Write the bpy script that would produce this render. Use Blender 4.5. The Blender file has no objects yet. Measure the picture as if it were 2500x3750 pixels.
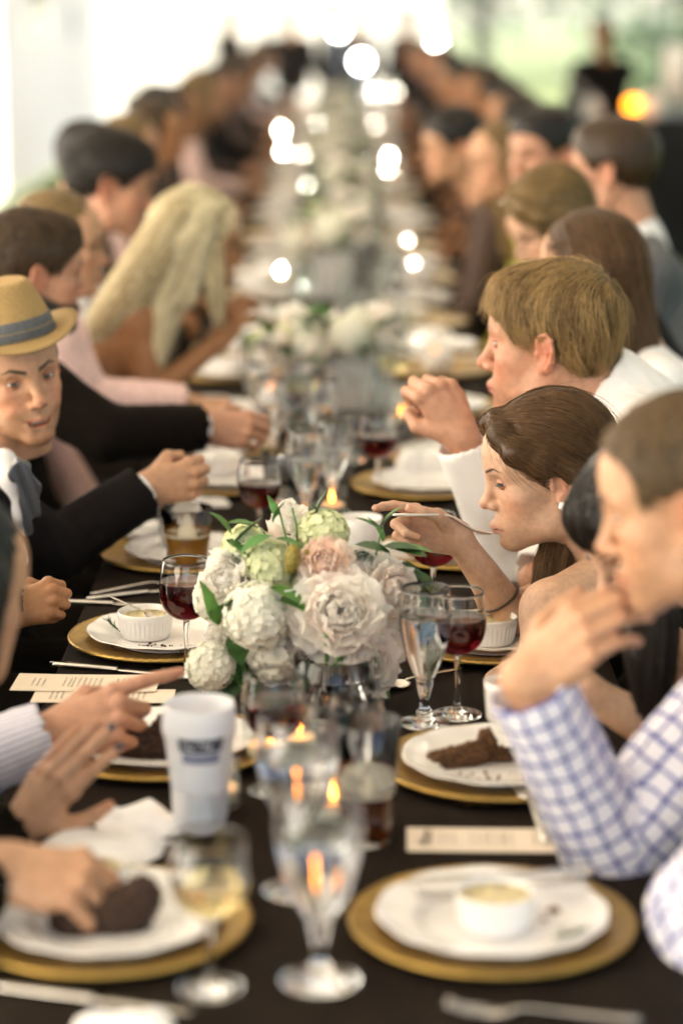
import bpy, math, random
import numpy as np
import openvdb as vdb
from mathutils import Vector, Matrix
R = math.radians
random.seed(7)
rng = np.random.default_rng(7)
SC = bpy.context.scene
COL = SC.collection

# ------------------------------------------------------------------ camera, light, exposure
CAMH, PITCH, FPX = 1.80, R(12.44), 8500.0
cam_d = bpy.data.cameras.new('camera')
cam_d.sensor_fit = 'VERTICAL'; cam_d.sensor_height = 36; cam_d.sensor_width = 24
cam_d.lens = FPX / 3750 * 36
cam_d.clip_start = .05; cam_d.clip_end = 500
cam_d.dof.use_dof = True
cam_d.dof.focus_distance = 3.72
cam_d.dof.aperture_fstop = 1.6
cam = bpy.data.objects.new('camera', cam_d); COL.objects.link(cam)
cam.location = (0, 0, CAMH); cam.rotation_euler = (math.pi/2 - PITCH, 0, 0)
SC.camera = cam

SUN_EL, SUN_AZ = R(34), R(-58)          # azimuth from +Y towards +X: the sun stands to the left, a little ahead
w = bpy.data.worlds.new('World'); SC.world = w; w.use_nodes = True
nt = w.node_tree
bg = nt.nodes['Background']
sky = nt.nodes.new('ShaderNodeTexSky'); sky.sky_type = 'NISHITA'; sky.sun_disc = False
sky.sun_elevation = SUN_EL; sky.sun_rotation = SUN_AZ
sky.air_density = 1.0; sky.dust_density = 2.0
nt.links.new(sky.outputs[0], bg.inputs[0]); bg.inputs[1].default_value = 0.085
sun_d = bpy.data.lights.new('sun', 'SUN'); sun_d.energy = 5.0; sun_d.angle = R(.5); sun_d.color = (1, .87, .71)
sun = bpy.data.objects.new('sun', sun_d); COL.objects.link(sun)
sv = Vector((math.sin(SUN_AZ)*math.cos(SUN_EL), math.cos(SUN_AZ)*math.cos(SUN_EL), math.sin(SUN_EL)))
sun.rotation_euler = sv.to_track_quat('Z', 'Y').to_euler(); sun.location = sv * 40
vs = SC.view_settings
vs.view_transform = 'Standard'; vs.look = 'None'; vs.exposure = 2.66; vs.gamma = 1; vs.use_curve_mapping = False
SC.render.engine = 'CYCLES'
cy = SC.cycles
cy.use_denoising = True; cy.max_bounces = 14; cy.transmission_bounces = 12; cy.transparent_max_bounces = 16
cy.diffuse_bounces = 6; cy.glossy_bounces = 6; cy.sample_clamp_indirect = 12
cy.use_adaptive_sampling = True; cy.adaptive_threshold = .015
try: cy.denoiser = 'OPENIMAGEDENOISE'
except Exception: pass

ORD = 'first second third fourth fifth sixth seventh eighth ninth tenth eleventh twelfth thirteenth fourteenth fifteenth sixteenth seventeenth eighteenth nineteenth twentieth twenty-first twenty-second twenty-third twenty-fourth twenty-fifth twenty-sixth twenty-seventh twenty-eighth twenty-ninth thirtieth thirty-first thirty-second thirty-third thirty-fourth thirty-fifth'.split()
TZ = 0.76                                # table height
_f = np.array((0, math.cos(PITCH), -math.sin(PITCH))); _u = np.array((0, math.sin(PITCH), math.cos(PITCH)))
def ray(u, v): return np.array((1., 0, 0))*(u-1250)/FPX + _f + _u*(1875-v)/FPX
def P(u, v, Y):                          # the point of the place seen at (u, v) that lies Y metres ahead
    d = ray(u, v); return np.array((0, 0, CAMH)) + d*(Y/d[1])
def T(u, v, z=TZ):                       # the point of the table top seen at (u, v)
    d = ray(u, v); return np.array((0, 0, CAMH)) + d*((z-CAMH)/d[2])

# ------------------------------------------------------------------ materials
def nodes(m): return m.node_tree.nodes, m.node_tree.links
def mat(name, col, rough=.5, metal=0., trans=0., ior=1.45, var=0., vscale=30., bump=0., bscale=200., sss=0., sheen=0., coat=0., spec=None, stretch=None, col2=None):
    m = bpy.data.materials.new(name); m.use_nodes = True
    n, l = nodes(m); b = n['Principled BSDF']
    b.inputs['Base Color'].default_value = (*col, 1); b.inputs['Roughness'].default_value = rough
    b.inputs['Metallic'].default_value = metal; b.inputs['Transmission Weight'].default_value = trans; b.inputs['IOR'].default_value = ior
    if sss: b.inputs['Subsurface Weight'].default_value = sss; b.inputs['Subsurface Radius'].default_value = (1, .5, .3); b.inputs['Subsurface Scale'].default_value = .006
    if sheen: b.inputs['Sheen Weight'].default_value = sheen
    if coat: b.inputs['Coat Weight'].default_value = coat
    if spec is not None: b.inputs['Specular IOR Level'].default_value = spec
    if var or bump:
        tc = n.new('ShaderNodeTexCoord'); src = tc.outputs['Object']
        if stretch:
            mp = n.new('ShaderNodeMapping'); mp.inputs['Scale'].default_value = stretch
            l.new(src, mp.inputs[0]); src = mp.outputs[0]
    if var:
        t = n.new('ShaderNodeTexNoise'); t.inputs['Scale'].default_value = vscale; t.inputs['Detail'].default_value = 5
        l.new(src, t.inputs['Vector'])
        mx = n.new('ShaderNodeMix'); mx.data_type = 'RGBA'
        c2 = col2 or tuple(c*(1-var) for c in col); c1 = col if col2 else tuple(min(1, c*(1+var)) for c in col)
        mx.inputs[6].default_value = (*c2, 1); mx.inputs[7].default_value = (*c1, 1)
        mr = n.new('ShaderNodeMapRange'); mr.inputs[1].default_value = .35; mr.inputs[2].default_value = .65
        l.new(t.outputs[0], mr.inputs[0]); l.new(mr.outputs[0], mx.inputs[0]); l.new(mx.outputs[2], b.inputs['Base Color'])
    if bump:
        t = n.new('ShaderNodeTexNoise'); t.inputs['Scale'].default_value = bscale; t.inputs['Detail'].default_value = 4
        l.new(src, t.inputs['Vector'])
        bp = n.new('ShaderNodeBump'); bp.inputs['Strength'].default_value = bump; bp.inputs['Distance'].default_value = .002
        l.new(t.outputs[0], bp.inputs['Height']); l.new(bp.outputs[0], b.inputs['Normal'])
    return m
def attr_mat(name, rough=.5, sss=.06, bump=.15, bscale=420.):
    m = mat(name, (1, 1, 1), rough, bump=bump, bscale=bscale, sss=sss); n, l = nodes(m)
    a = n.new('ShaderNodeAttribute'); a.attribute_name = 'Col'
    t = n.new('ShaderNodeTexNoise'); t.inputs['Scale'].default_value = 70; t.inputs['Detail'].default_value = 9; t.inputs['Roughness'].default_value = .68
    tc = n.new('ShaderNodeTexCoord'); l.new(tc.outputs['Object'], t.inputs['Vector'])
    mr = n.new('ShaderNodeMapRange'); mr.inputs[1].default_value = .25; mr.inputs[2].default_value = .75; mr.inputs[3].default_value = .76; mr.inputs[4].default_value = 1.18
    l.new(t.outputs[0], mr.inputs[0])
    mx = n.new('ShaderNodeMix'); mx.data_type = 'RGBA'; mx.blend_type = 'MULTIPLY'; mx.inputs[0].default_value = 1
    l.new(a.outputs[0], mx.inputs[6]); l.new(mr.outputs[0], mx.inputs[7]); l.new(mx.outputs[2], n['Principled BSDF'].inputs['Base Color'])
    return m
def hair_mat(name, c1, c2, rough=.38):
    m = mat(name, c1, rough, spec=.35); n, l = nodes(m); b = n['Principled BSDF']
    hi = n.new('ShaderNodeAttribute'); hi.attribute_name = 'tone'; t = n.new('ShaderNodeTexNoise'); tc = n.new('ShaderNodeTexCoord'); mp = n.new('ShaderNodeMapping')
    mp.inputs['Scale'].default_value = (60, 260, 60); l.new(tc.outputs['Object'], mp.inputs[0]); l.new(mp.outputs[0], t.inputs['Vector']); t.inputs['Scale'].default_value = 1
    ad = n.new('ShaderNodeMath'); ad.operation = 'ADD'; l.new(hi.outputs['Fac'], ad.inputs[0]); l.new(t.outputs[0], ad.inputs[1])
    mr = n.new('ShaderNodeMapRange'); mr.inputs[1].default_value = .35; mr.inputs[2].default_value = 1.3; l.new(ad.outputs[0], mr.inputs[0])
    mx = n.new('ShaderNodeMix'); mx.data_type = 'RGBA'; mx.inputs[6].default_value = (*c1, 1); mx.inputs[7].default_value = (*c2, 1)
    l.new(mr.outputs[0], mx.inputs[0]); l.new(mx.outputs[2], b.inputs['Base Color'])
    b.inputs['Anisotropic'].default_value = .5
    return m
def fabric(name, col, translucent=.5):
    m = bpy.data.materials.new(name); m.use_nodes = True; n, l = nodes(m); n.remove(n['Principled BSDF'])
    d = n.new('ShaderNodeBsdfDiffuse'); t = n.new('ShaderNodeBsdfTranslucent'); x = n.new('ShaderNodeMixShader')
    d.inputs[0].default_value = (*col, 1); t.inputs[0].default_value = (*col, 1); x.inputs[0].default_value = translucent
    l.new(d.outputs[0], x.inputs[1]); l.new(t.outputs[0], x.inputs[2]); l.new(x.outputs[0], n['Material Output'].inputs[0])
    return m
def thin_glass(name, tint=(1, 1, 1), gloss=.0):
    m = bpy.data.materials.new(name); m.use_nodes = True; n, l = nodes(m); n.remove(n['Principled BSDF'])
    t = n.new('ShaderNodeBsdfTransparent'); g = n.new('ShaderNodeBsdfGlossy'); x = n.new('ShaderNodeMixShader'); fr = n.new('ShaderNodeFresnel')
    t.inputs[0].default_value = (*tint, 1); g.inputs[1].default_value = .03; 
    ge = n.new('ShaderNodeNewGeometry'); ma = n.new('ShaderNodeMath'); ma.operation = 'MULTIPLY_ADD'   # one sheet stands for a thin wall: same reflection from both sides
    ma.inputs[1].default_value = .625-1.6; ma.inputs[2].default_value = 1.6; l.new(ge.outputs['Backfacing'], ma.inputs[0]); l.new(ma.outputs[0], fr.inputs[0])
    l.new(fr.outputs[0], x.inputs[0]); l.new(t.outputs[0], x.inputs[1]); l.new(g.outputs[0], x.inputs[2]); l.new(x.outputs[0], n['Material Output'].inputs[0])
    return m
def emit(name, col, s):
    m = bpy.data.materials.new(name); m.use_nodes = True; n, l = nodes(m); n.remove(n['Principled BSDF'])
    e = n.new('ShaderNodeEmission'); e.inputs[0].default_value = (*col, 1); e.inputs[1].default_value = s
    l.new(e.outputs[0], n['Material Output'].inputs[0]); return m

M = {}
M['skin'] = attr_mat('skin', rough=.46, bump=.4, bscale=700)
M['glass'] = mat('clear_glass', (1, 1, 1), .0, trans=1, ior=1.48)
M['thin'] = thin_glass('thin_glass', (.93, .95, .95))
M['water'] = mat('water', (.97, .985, 1), .0, trans=1, ior=1.33)
M['red_wine'] = mat('red_wine', (.10, .004, .008), .0, trans=.85, ior=1.34)
M['white_wine'] = mat('white_wine', (.95, .80, .42), .0, trans=1, ior=1.34)
M['beer'] = mat('amber_beer', (.85, .40, .05), .0, trans=.62, ior=1.34)
M['dark_beer'] = mat('brown_beer', (.26, .07, .015), .02, trans=.6, ior=1.34)
M['foam'] = mat('beer_foam', (.8, .74, .6), .7, bump=.5)
M['frost'] = mat('frosted_plastic', (.86, .86, .9), .42, trans=.28, sss=.3)
M['gold'] = mat('gold_charger', (.42, .265, .07), .33, metal=.85, var=.18, vscale=40, bump=.18, bscale=260)
M['china'] = mat('white_china', (.80, .77, .745), .16, coat=.2, var=.015, vscale=15)
M['custard'] = mat('custard', (.62, .52, .30), .45, var=.3, vscale=90, bump=.5, bscale=120)
M['cake'] = mat('dark_cake', (.035, .014, .006), .75, var=.7, vscale=150, bump=1., bscale=300)
M['cakelite'] = mat('cake_crumb', (.10, .045, .015), .8, var=.7, vscale=200, bump=1., bscale=320)
M['sauce'] = mat('caramel_sauce', (.20, .07, .012), .2, var=.4, vscale=60)
M['cream'] = mat('whipped_cream', (.85, .82, .74), .5, bump=.6, bscale=150)
M['steel'] = mat('cutlery_steel', (.62, .58, .54), .17, metal=1, var=.1, vscale=60)
M['paper'] = mat('cream_paper', (.80, .68, .55), .7, var=.03, vscale=20, bump=.08, bscale=500)
M['ink'] = mat('brown_ink', (.09, .05, .03), .7)
M['napkin'] = mat('white_napkin', (.80, .77, .76), .85, bump=.35, bscale=900, sheen=.2)
M['cloth'] = mat('black_tablecloth', (.0135, .0085, .0052), .9, var=.2, vscale=12, bump=.5, bscale=700, spec=.12)
M['dark_metal'] = mat('dark_metal', (.04, .04, .04), .4, metal=.8)
M['wood'] = mat('dark_wood', (.06, .03, .015), .5, var=.3, vscale=20, stretch=(1, 8, 1))
M['wax'] = mat('wax', (.85, .78, .62), .5, sss=.4)
M['flame'] = emit('candle_flame', (1, .28, .03), 4.5); M['glint_flame'] = emit('glint_glow', (1, .86, .68), 75)  # the stronger flame is added to stand in for glints on glass
M['leaf'] = mat('leaf_green', (.055, .15, .022), .42, var=.35, vscale=60, bump=.4, bscale=150)
M['leaf2'] = mat('leaf_mint', (.085, .20, .055), .5, var=.3, vscale=60, bump=.4, bscale=150)
M['leaf3'] = mat('leaf_dark', (.03, .085, .018), .4, var=.35, vscale=60, bump=.4, bscale=150)
M['petal'] = fabric('petal_white', (.97, .94, .89), .5)
M['petal_pink'] = fabric('petal_blush', (.96, .88, .825), .5)
M['petal_peach'] = fabric('petal_peach', (.92, .74, .62), .4)
M['petal_red'] = mat('petal_crimson', (.40, .01, .03), .5)
M['snow'] = fabric('viburnum_white', (.88, .87, .76), .25)
M['snowg'] = fabric('viburnum_green', (.78, .80, .52), .25)
M['stem'] = mat('green_stem', (.10, .20, .05), .5)
M['seed'] = mat('olive_seed_head', (.22, .17, .03), .6, var=.4, vscale=200)
M['sclera'] = mat('eye_white', (.72, .68, .65), .08, coat=.6)
M['iris'] = mat('iris_grey', (.07, .085, .075), .08, coat=.6)
M['pupil'] = mat('pupil', (.004, .004, .004), .05, coat=.6)
M['teeth'] = mat('teeth', (.72, .66, .58), .2)
M['mouth'] = mat('mouth_inside', (.06, .012, .012), .5)
M['nail'] = mat('pink_nail', (.70, .42, .36), .15, coat=.5)
M['nail_dark'] = mat('dark_nail', (.012, .014, .03), .12, coat=.6)
M['h_dark'] = hair_mat('hair_near_black', (.006, .0045, .004), (.022, .014, .008), .42)
M['h_brown'] = hair_mat('hair_brown', (.040, .019, .0075), (.135, .068, .026))
M['h_mid'] = hair_mat('hair_mid_brown', (.026, .014, .006), (.085, .046, .02))
M['h_sandy'] = hair_mat('hair_sandy', (.075, .036, .011), (.42, .27, .11))
M['h_blond'] = hair_mat('hair_blond', (.24, .16, .055), (.97, .88, .62), .45)
M['h_dblond'] = hair_mat('hair_dark_blond', (.10, .062, .022), (.27, .17, .07))
M['h_shaved'] = hair_mat('hair_cropped', (.055, .032, .014), (.15, .09, .04), .5)
M['suit'] = mat('dark_suit', (.009, .0065, .0062), .9, bump=.4, bscale=600, spec=.15)
M['suit2'] = mat('black_suit', (.0072, .0044, .0025), .9, bump=.4, bscale=600, spec=.12)
M['grey_suit'] = mat('grey_suit', (.10, .10, .105), .85, bump=.4, bscale=600)
M['white_shirt'] = mat('white_shirt', (.80, .77, .77), .8, bump=.3, bscale=500)
M['cream_shirt'] = mat('white_cotton_shirt', (.80, .755, .73), .8, bump=.3, bscale=500)
M['satin'] = mat('grey_satin', (.034, .036, .044), .25, sheen=.3, spec=.8)
M['pink_lace'] = mat('pink_lace', (.70, .48, .44), .8, var=.25, vscale=160, bump=.9, bscale=160)
M['green_dress'] = mat('dark_green_dress', (.012, .035, .028), .6, var=.3, vscale=50)
M['black_dress'] = mat('black_dress', (.012, .010, .009), .8, spec=.15)
M['yellow_dress'] = mat('yellow_dress', (.42, .40, .03), .7, var=.15, vscale=20)
M['brown_dress'] = mat('brown_dress', (.06, .03, .018), .7)
M['straw'] = mat('tan_felt', (.335, .215, .083), .9, var=.22, vscale=420, bump=.8, bscale=520)
M['band'] = mat('grey_hat_band', (.085, .09, .10), .85, var=.3, vscale=300, bump=.7, bscale=420)
M['silver'] = mat('bright_silver', (.86, .82, .74), .35, metal=.6)
M['pearl'] = mat('crystal_stud', (.9, .9, .88), .08, coat=1)
M['bracelet'] = mat('gold_bracelet', (.55, .38, .15), .2, metal=1)
M['cord'] = mat('brown_hair_tie', (.06, .035, .015), .6)

# ------------------------------------------------------------------ mesh helpers
def mesh(name, V, F, smooth=True, cols=None, attrs=None):
    V = np.asarray(V, np.float32); me = bpy.data.meshes.new(name)
    if isinstance(F, np.ndarray):
        n, k = F.shape
        me.vertices.add(len(V)); me.vertices.foreach_set('co', V.ravel())
        me.loops.add(n*k); me.loops.foreach_set('vertex_index', F.astype(np.int32).ravel())
        me.polygons.add(n); me.polygons.foreach_set('loop_start', np.arange(0, n*k, k, dtype=np.int32))
        me.update(calc_edges=True)
    else:
        me.from_pydata(V.tolist(), [], F); me.update()
    if smooth: me.polygons.foreach_set('use_smooth', np.ones(len(me.polygons), bool))
    if cols is not None:
        a = me.attributes.new('Col', 'FLOAT_COLOR', 'POINT')
        a.data.foreach_set('color', np.concatenate([cols, np.ones((len(V), 1))], 1).astype(np.float32).ravel())
    for k, val in (attrs or {}).items():
        a = me.attributes.new(k, 'FLOAT', 'POINT'); a.data.foreach_set('value', np.asarray(val, np.float32))
    return me
def obj(name, me, m=None, parent=None, loc=None, rot=None):
    o = bpy.data.objects.new(name, me); COL.objects.link(o)
    if m is not None and me is not None and len(me.materials) == 0: me.materials.append(m)
    if parent is not None: o.parent = parent
    if loc is not None: o.location = loc
    if rot is not None: o.rotation_euler = rot
    return o
def tag(o, label=None, cat=None, group=None, kind=None):
    if label: o['label'] = label
    if cat: o['category'] = cat
    if group: o['group'] = group
    if kind: o['kind'] = kind
    return o
def thing(name, loc, label, cat, group=None, rz=0):
    return tag(obj(name, None, loc=loc, rot=(0, 0, rz)), label, cat, group)
def dup(root, loc, rz=0, label=None, rot=None, scale=None):
    r = root.copy(); COL.objects.link(r); r.location = loc; r.rotation_euler = rot or (0, 0, rz)
    if scale: r.scale = scale if not isinstance(scale, (int, float)) else (scale,)*3
    if label: r['label'] = label
    for ch in root.children:
        c = ch.copy(); COL.objects.link(c); c.parent = r
        for g in ch.children:
            d = g.copy(); COL.objects.link(d); d.parent = c
    return r
def grid_faces(nu, nv, wrap_v=False):     # nu rows of nv points
    i = np.arange(nu-1)[:, None]*nv; j = np.arange(nv if wrap_v else nv-1)[None, :]; j2 = (j+1) % nv
    return np.stack([i+j, i+j2, i+nv+j2, i+nv+j], -1).reshape(-1, 4)
def lathe(prof, n=48, wob=None):
    prof = np.array(prof, float); prof[:, 0] = np.maximum(prof[:, 0], 0); a = np.linspace(0, 2*np.pi, n, endpoint=False)
    r = prof[:, 0][:, None]*np.ones(n); z = prof[:, 1][:, None]*np.ones(n)
    if wob is not None: r, z = wob(r, z, a[None, :]*np.ones_like(r), np.arange(len(prof))[:, None])
    V = np.stack([r*np.cos(a), r*np.sin(a), z], -1).reshape(-1, 3)
    return V, grid_faces(len(prof), n, True)
def smooth_prof(pts, k=6):                # Catmull-Rom through profile points
    p = np.array(pts, float); p = np.vstack([2*p[0]-p[1], p, 2*p[-1]-p[-2]]); out = []
    for i in range(1, len(p)-2):
        for t in np.linspace(0, 1, k, endpoint=False):
            a, b, c, d = p[i-1], p[i], p[i+1], p[i+2]
            out.append(.5*((2*b)+(c-a)*t+(2*a-5*b+4*c-d)*t*t+(3*b-a-3*c+d)*t**3))
    out.append(p[-2]); out = np.array(out)
    return out
def tube(path, rad, n=8, flat=1.0):
    p = np.array(path, float); m = len(p); rad = np.broadcast_to(np.array(rad, float), (m,))
    t = np.gradient(p, axis=0); t /= np.linalg.norm(t, axis=1)[:, None]+1e-9
    ref = np.array((0, 0, 1.)) if abs(t[0][2]) < .9 else np.array((1., 0, 0)); V = []
    for i in range(m):
        x = np.cross(ref, t[i]); x /= np.linalg.norm(x)+1e-9; y = np.cross(t[i], x); ref = y
        for a in np.linspace(0, 2*np.pi, n, endpoint=False): V.append(p[i]+rad[i]*(x*math.cos(a)+flat*y*math.sin(a)))
    V += [p[0], p[-1]]; F = [tuple(f) for f in grid_faces(m, n, True)]
    F += [(len(V)-2, (j+1) % n, j) for j in range(n)] + [(len(V)-1, (m-1)*n+j, (m-1)*n+(j+1) % n) for j in range(n)]
    return np.array(V), F
def join(parts):
    V, F, o = [], [], 0
    for v, f in parts:
        V.append(np.asarray(v)); F += [tuple(int(i)+o for i in q) for q in f]; o += len(v)
    return np.vstack(V), F
def box(c, s):
    c = np.array(c); s = np.array(s)/2
    V = np.array([(x, y, z) for x in (-1, 1) for y in (-1, 1) for z in (-1, 1)])*s+c
    return V, [(0, 1, 3, 2), (4, 6, 7, 5), (0, 4, 5, 1), (2, 3, 7, 6), (0, 2, 6, 4), (1, 5, 7, 3)]
def ball(c, r, n=10):
    a = np.linspace(0, np.pi, n+1); V, F = lathe(np.stack([np.sin(a), -np.cos(a)], 1), n*2)
    return V*np.array(r)+np.array(c), F
_W = rng.normal(size=(10, 3)); _Ph = rng.uniform(0, 6.28, 10)
def wob(V, scale, seed=0):                # smooth pseudo-noise in about -1..1
    q = V*scale; s = 0
    for i in range(7):
        k = (i+seed) % 10; s = s+np.sin(q @ _W[k]*(1+.35*i)+_Ph[(k+seed) % 10])/(1+.3*i)
    return s/3.2
def vnormals(V, F):
    n = np.zeros_like(V); a, b, c, d = (V[F[:, i]] for i in range(4)); fn = np.cross(c-a, d-b)
    for i in range(4): np.add.at(n, F[:, i], fn)
    return n/(np.linalg.norm(n, axis=1)[:, None]+1e-12)

# ------------------------------------------------------------------ distance-field modelling (smooth unions, then meshed)
class Field:
    def __init__(s, lo, hi, h):
        s.lo = np.array(lo, np.float32); s.h = h
        s.n = np.ceil((np.array(hi)-s.lo)/h).astype(int)+1
        s.D = np.full(s.n, .2, np.float32)
        s.ax = [s.lo[i]+np.arange(s.n[i], dtype=np.float32)*h for i in range(3)]
    def _box(s, lo, hi, pad):
        a = np.clip(np.floor((np.array(lo)-pad-s.lo)/s.h).astype(int), 0, s.n); b = np.clip(np.ceil((np.array(hi)+pad-s.lo)/s.h).astype(int)+1, 0, s.n)
        if (b <= a).any(): return None
        sl = tuple(slice(a[i], b[i]) for i in range(3))
        return sl, s.ax[0][sl[0]][:, None, None], s.ax[1][sl[1]][None, :, None], s.ax[2][sl[2]][None, None, :]
    def _put(s, sl, d, k, sub):
        D = s.D[sl]
        if sub:
            t = np.clip(.5-.5*(D+d)/k, 0, 1); s.D[sl] = D+(-d-D)*t+k*t*(1-t)
        else:
            t = np.clip(.5+.5*(D-d)/k, 0, 1); s.D[sl] = D+(d-D)*t-k*t*(1-t)
    def rc(s, a, b, ra, rb, k=.01, sub=False):
        a = np.array(a, np.float32); b = np.array(b, np.float32); rm = max(ra, rb)
        q = s._box(np.minimum(a, b)-rm, np.maximum(a, b)+rm, k+3*s.h)
        if q is None: return
        sl, X, Y, Z = q; ab = b-a; L2 = float(ab@ab)+1e-12
        t = np.clip(((X-a[0])*ab[0]+(Y-a[1])*ab[1]+(Z-a[2])*ab[2])/L2, 0, 1)
        d = np.sqrt((X-a[0]-t*ab[0])**2+(Y-a[1]-t*ab[1])**2+(Z-a[2]-t*ab[2])**2)-(ra+(rb-ra)*t)
        s._put(sl, d, k, sub)
    def chain(s, pts, rad, k=.01, sub=False):
        for i in range(len(pts)-1): s.rc(pts[i], pts[i+1], rad[i], rad[i+1], k, sub)
    def el(s, c, r, k=.01, sub=False, rot=None):
        c = np.array(c, np.float32); r = np.array(r, np.float32); rm = r if rot is None else np.full(3, r.max())
        q = s._box(c-rm, c+rm, k+3*s.h)
        if q is None: return
        sl, X, Y, Z = q; X = X-c[0]; Y = Y-c[1]; Z = Z-c[2]
        if rot is not None:
            m = np.array(rot, np.float32)
            X, Y, Z = (m[0, 0]*X+m[1, 0]*Y+m[2, 0]*Z), (m[0, 1]*X+m[1, 1]*Y+m[2, 1]*Z), (m[0, 2]*X+m[1, 2]*Y+m[2, 2]*Z)
        k0 = np.sqrt((X/r[0])**2+(Y/r[1])**2+(Z/r[2])**2); k1 = np.sqrt((X/r[0]**2)**2+(Y/r[1]**2)**2+(Z/r[2]**2)**2)+1e-9
        s._put(sl, k0*(k0-1)/k1, k, sub)
    def mesh(s):
        D = np.pad(s.D, 1, constant_values=.2)
        g = vdb.FloatGrid(background=.2); g.copyFromArray(D)
        p, tr, q = g.convertToPolygons(0.0, 0.0)
        V = (p.astype(np.float64)-1)*s.h+s.lo; F = q.astype(np.int64)
        a, b, c, d = (V[F[:, i]] for i in range(4))
        if (np.cross(c-a, d-b)*(a+b+c+d-4*V.mean(0))).sum() < 0: F = F[:, ::-1]
        return V, F
    def samp(s, Pn):
        g = (Pn-s.lo)/s.h; i = np.clip(np.floor(g).astype(int), 0, s.n-2); f = np.clip(g-i, 0, 1); out = 0
        for dx in (0, 1):
            for dy in (0, 1):
                for dz in (0, 1):
                    wt = (f[:, 0] if dx else 1-f[:, 0])*(f[:, 1] if dy else 1-f[:, 1])*(f[:, 2] if dz else 1-f[:, 2])
                    out = out+wt*s.D[i[:, 0]+dx, i[:, 1]+dy, i[:, 2]+dz]
        return out
    def grad(s, Pn):
        e = s.h; g = np.stack([s.samp(Pn+np.eye(3)[i]*e)-s.samp(Pn-np.eye(3)[i]*e) for i in range(3)], 1)
        return g/(np.linalg.norm(g, axis=1)[:, None]+1e-9)
def rotz(a): c, s = math.cos(a), math.sin(a); return np.array(((c, -s, 0), (s, c, 0), (0, 0, 1.)))
def roty(a): c, s = math.cos(a), math.sin(a); return np.array(((c, 0, s), (0, 1, 0), (-s, 0, c.real)))
def rotx(a): c, s = math.cos(a), math.sin(a); return np.array(((1, 0, 0), (0, c, -s), (0, s, c.real)))
def unit(v): v = np.array(v, float); return v/(np.linalg.norm(v)+1e-12)

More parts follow.
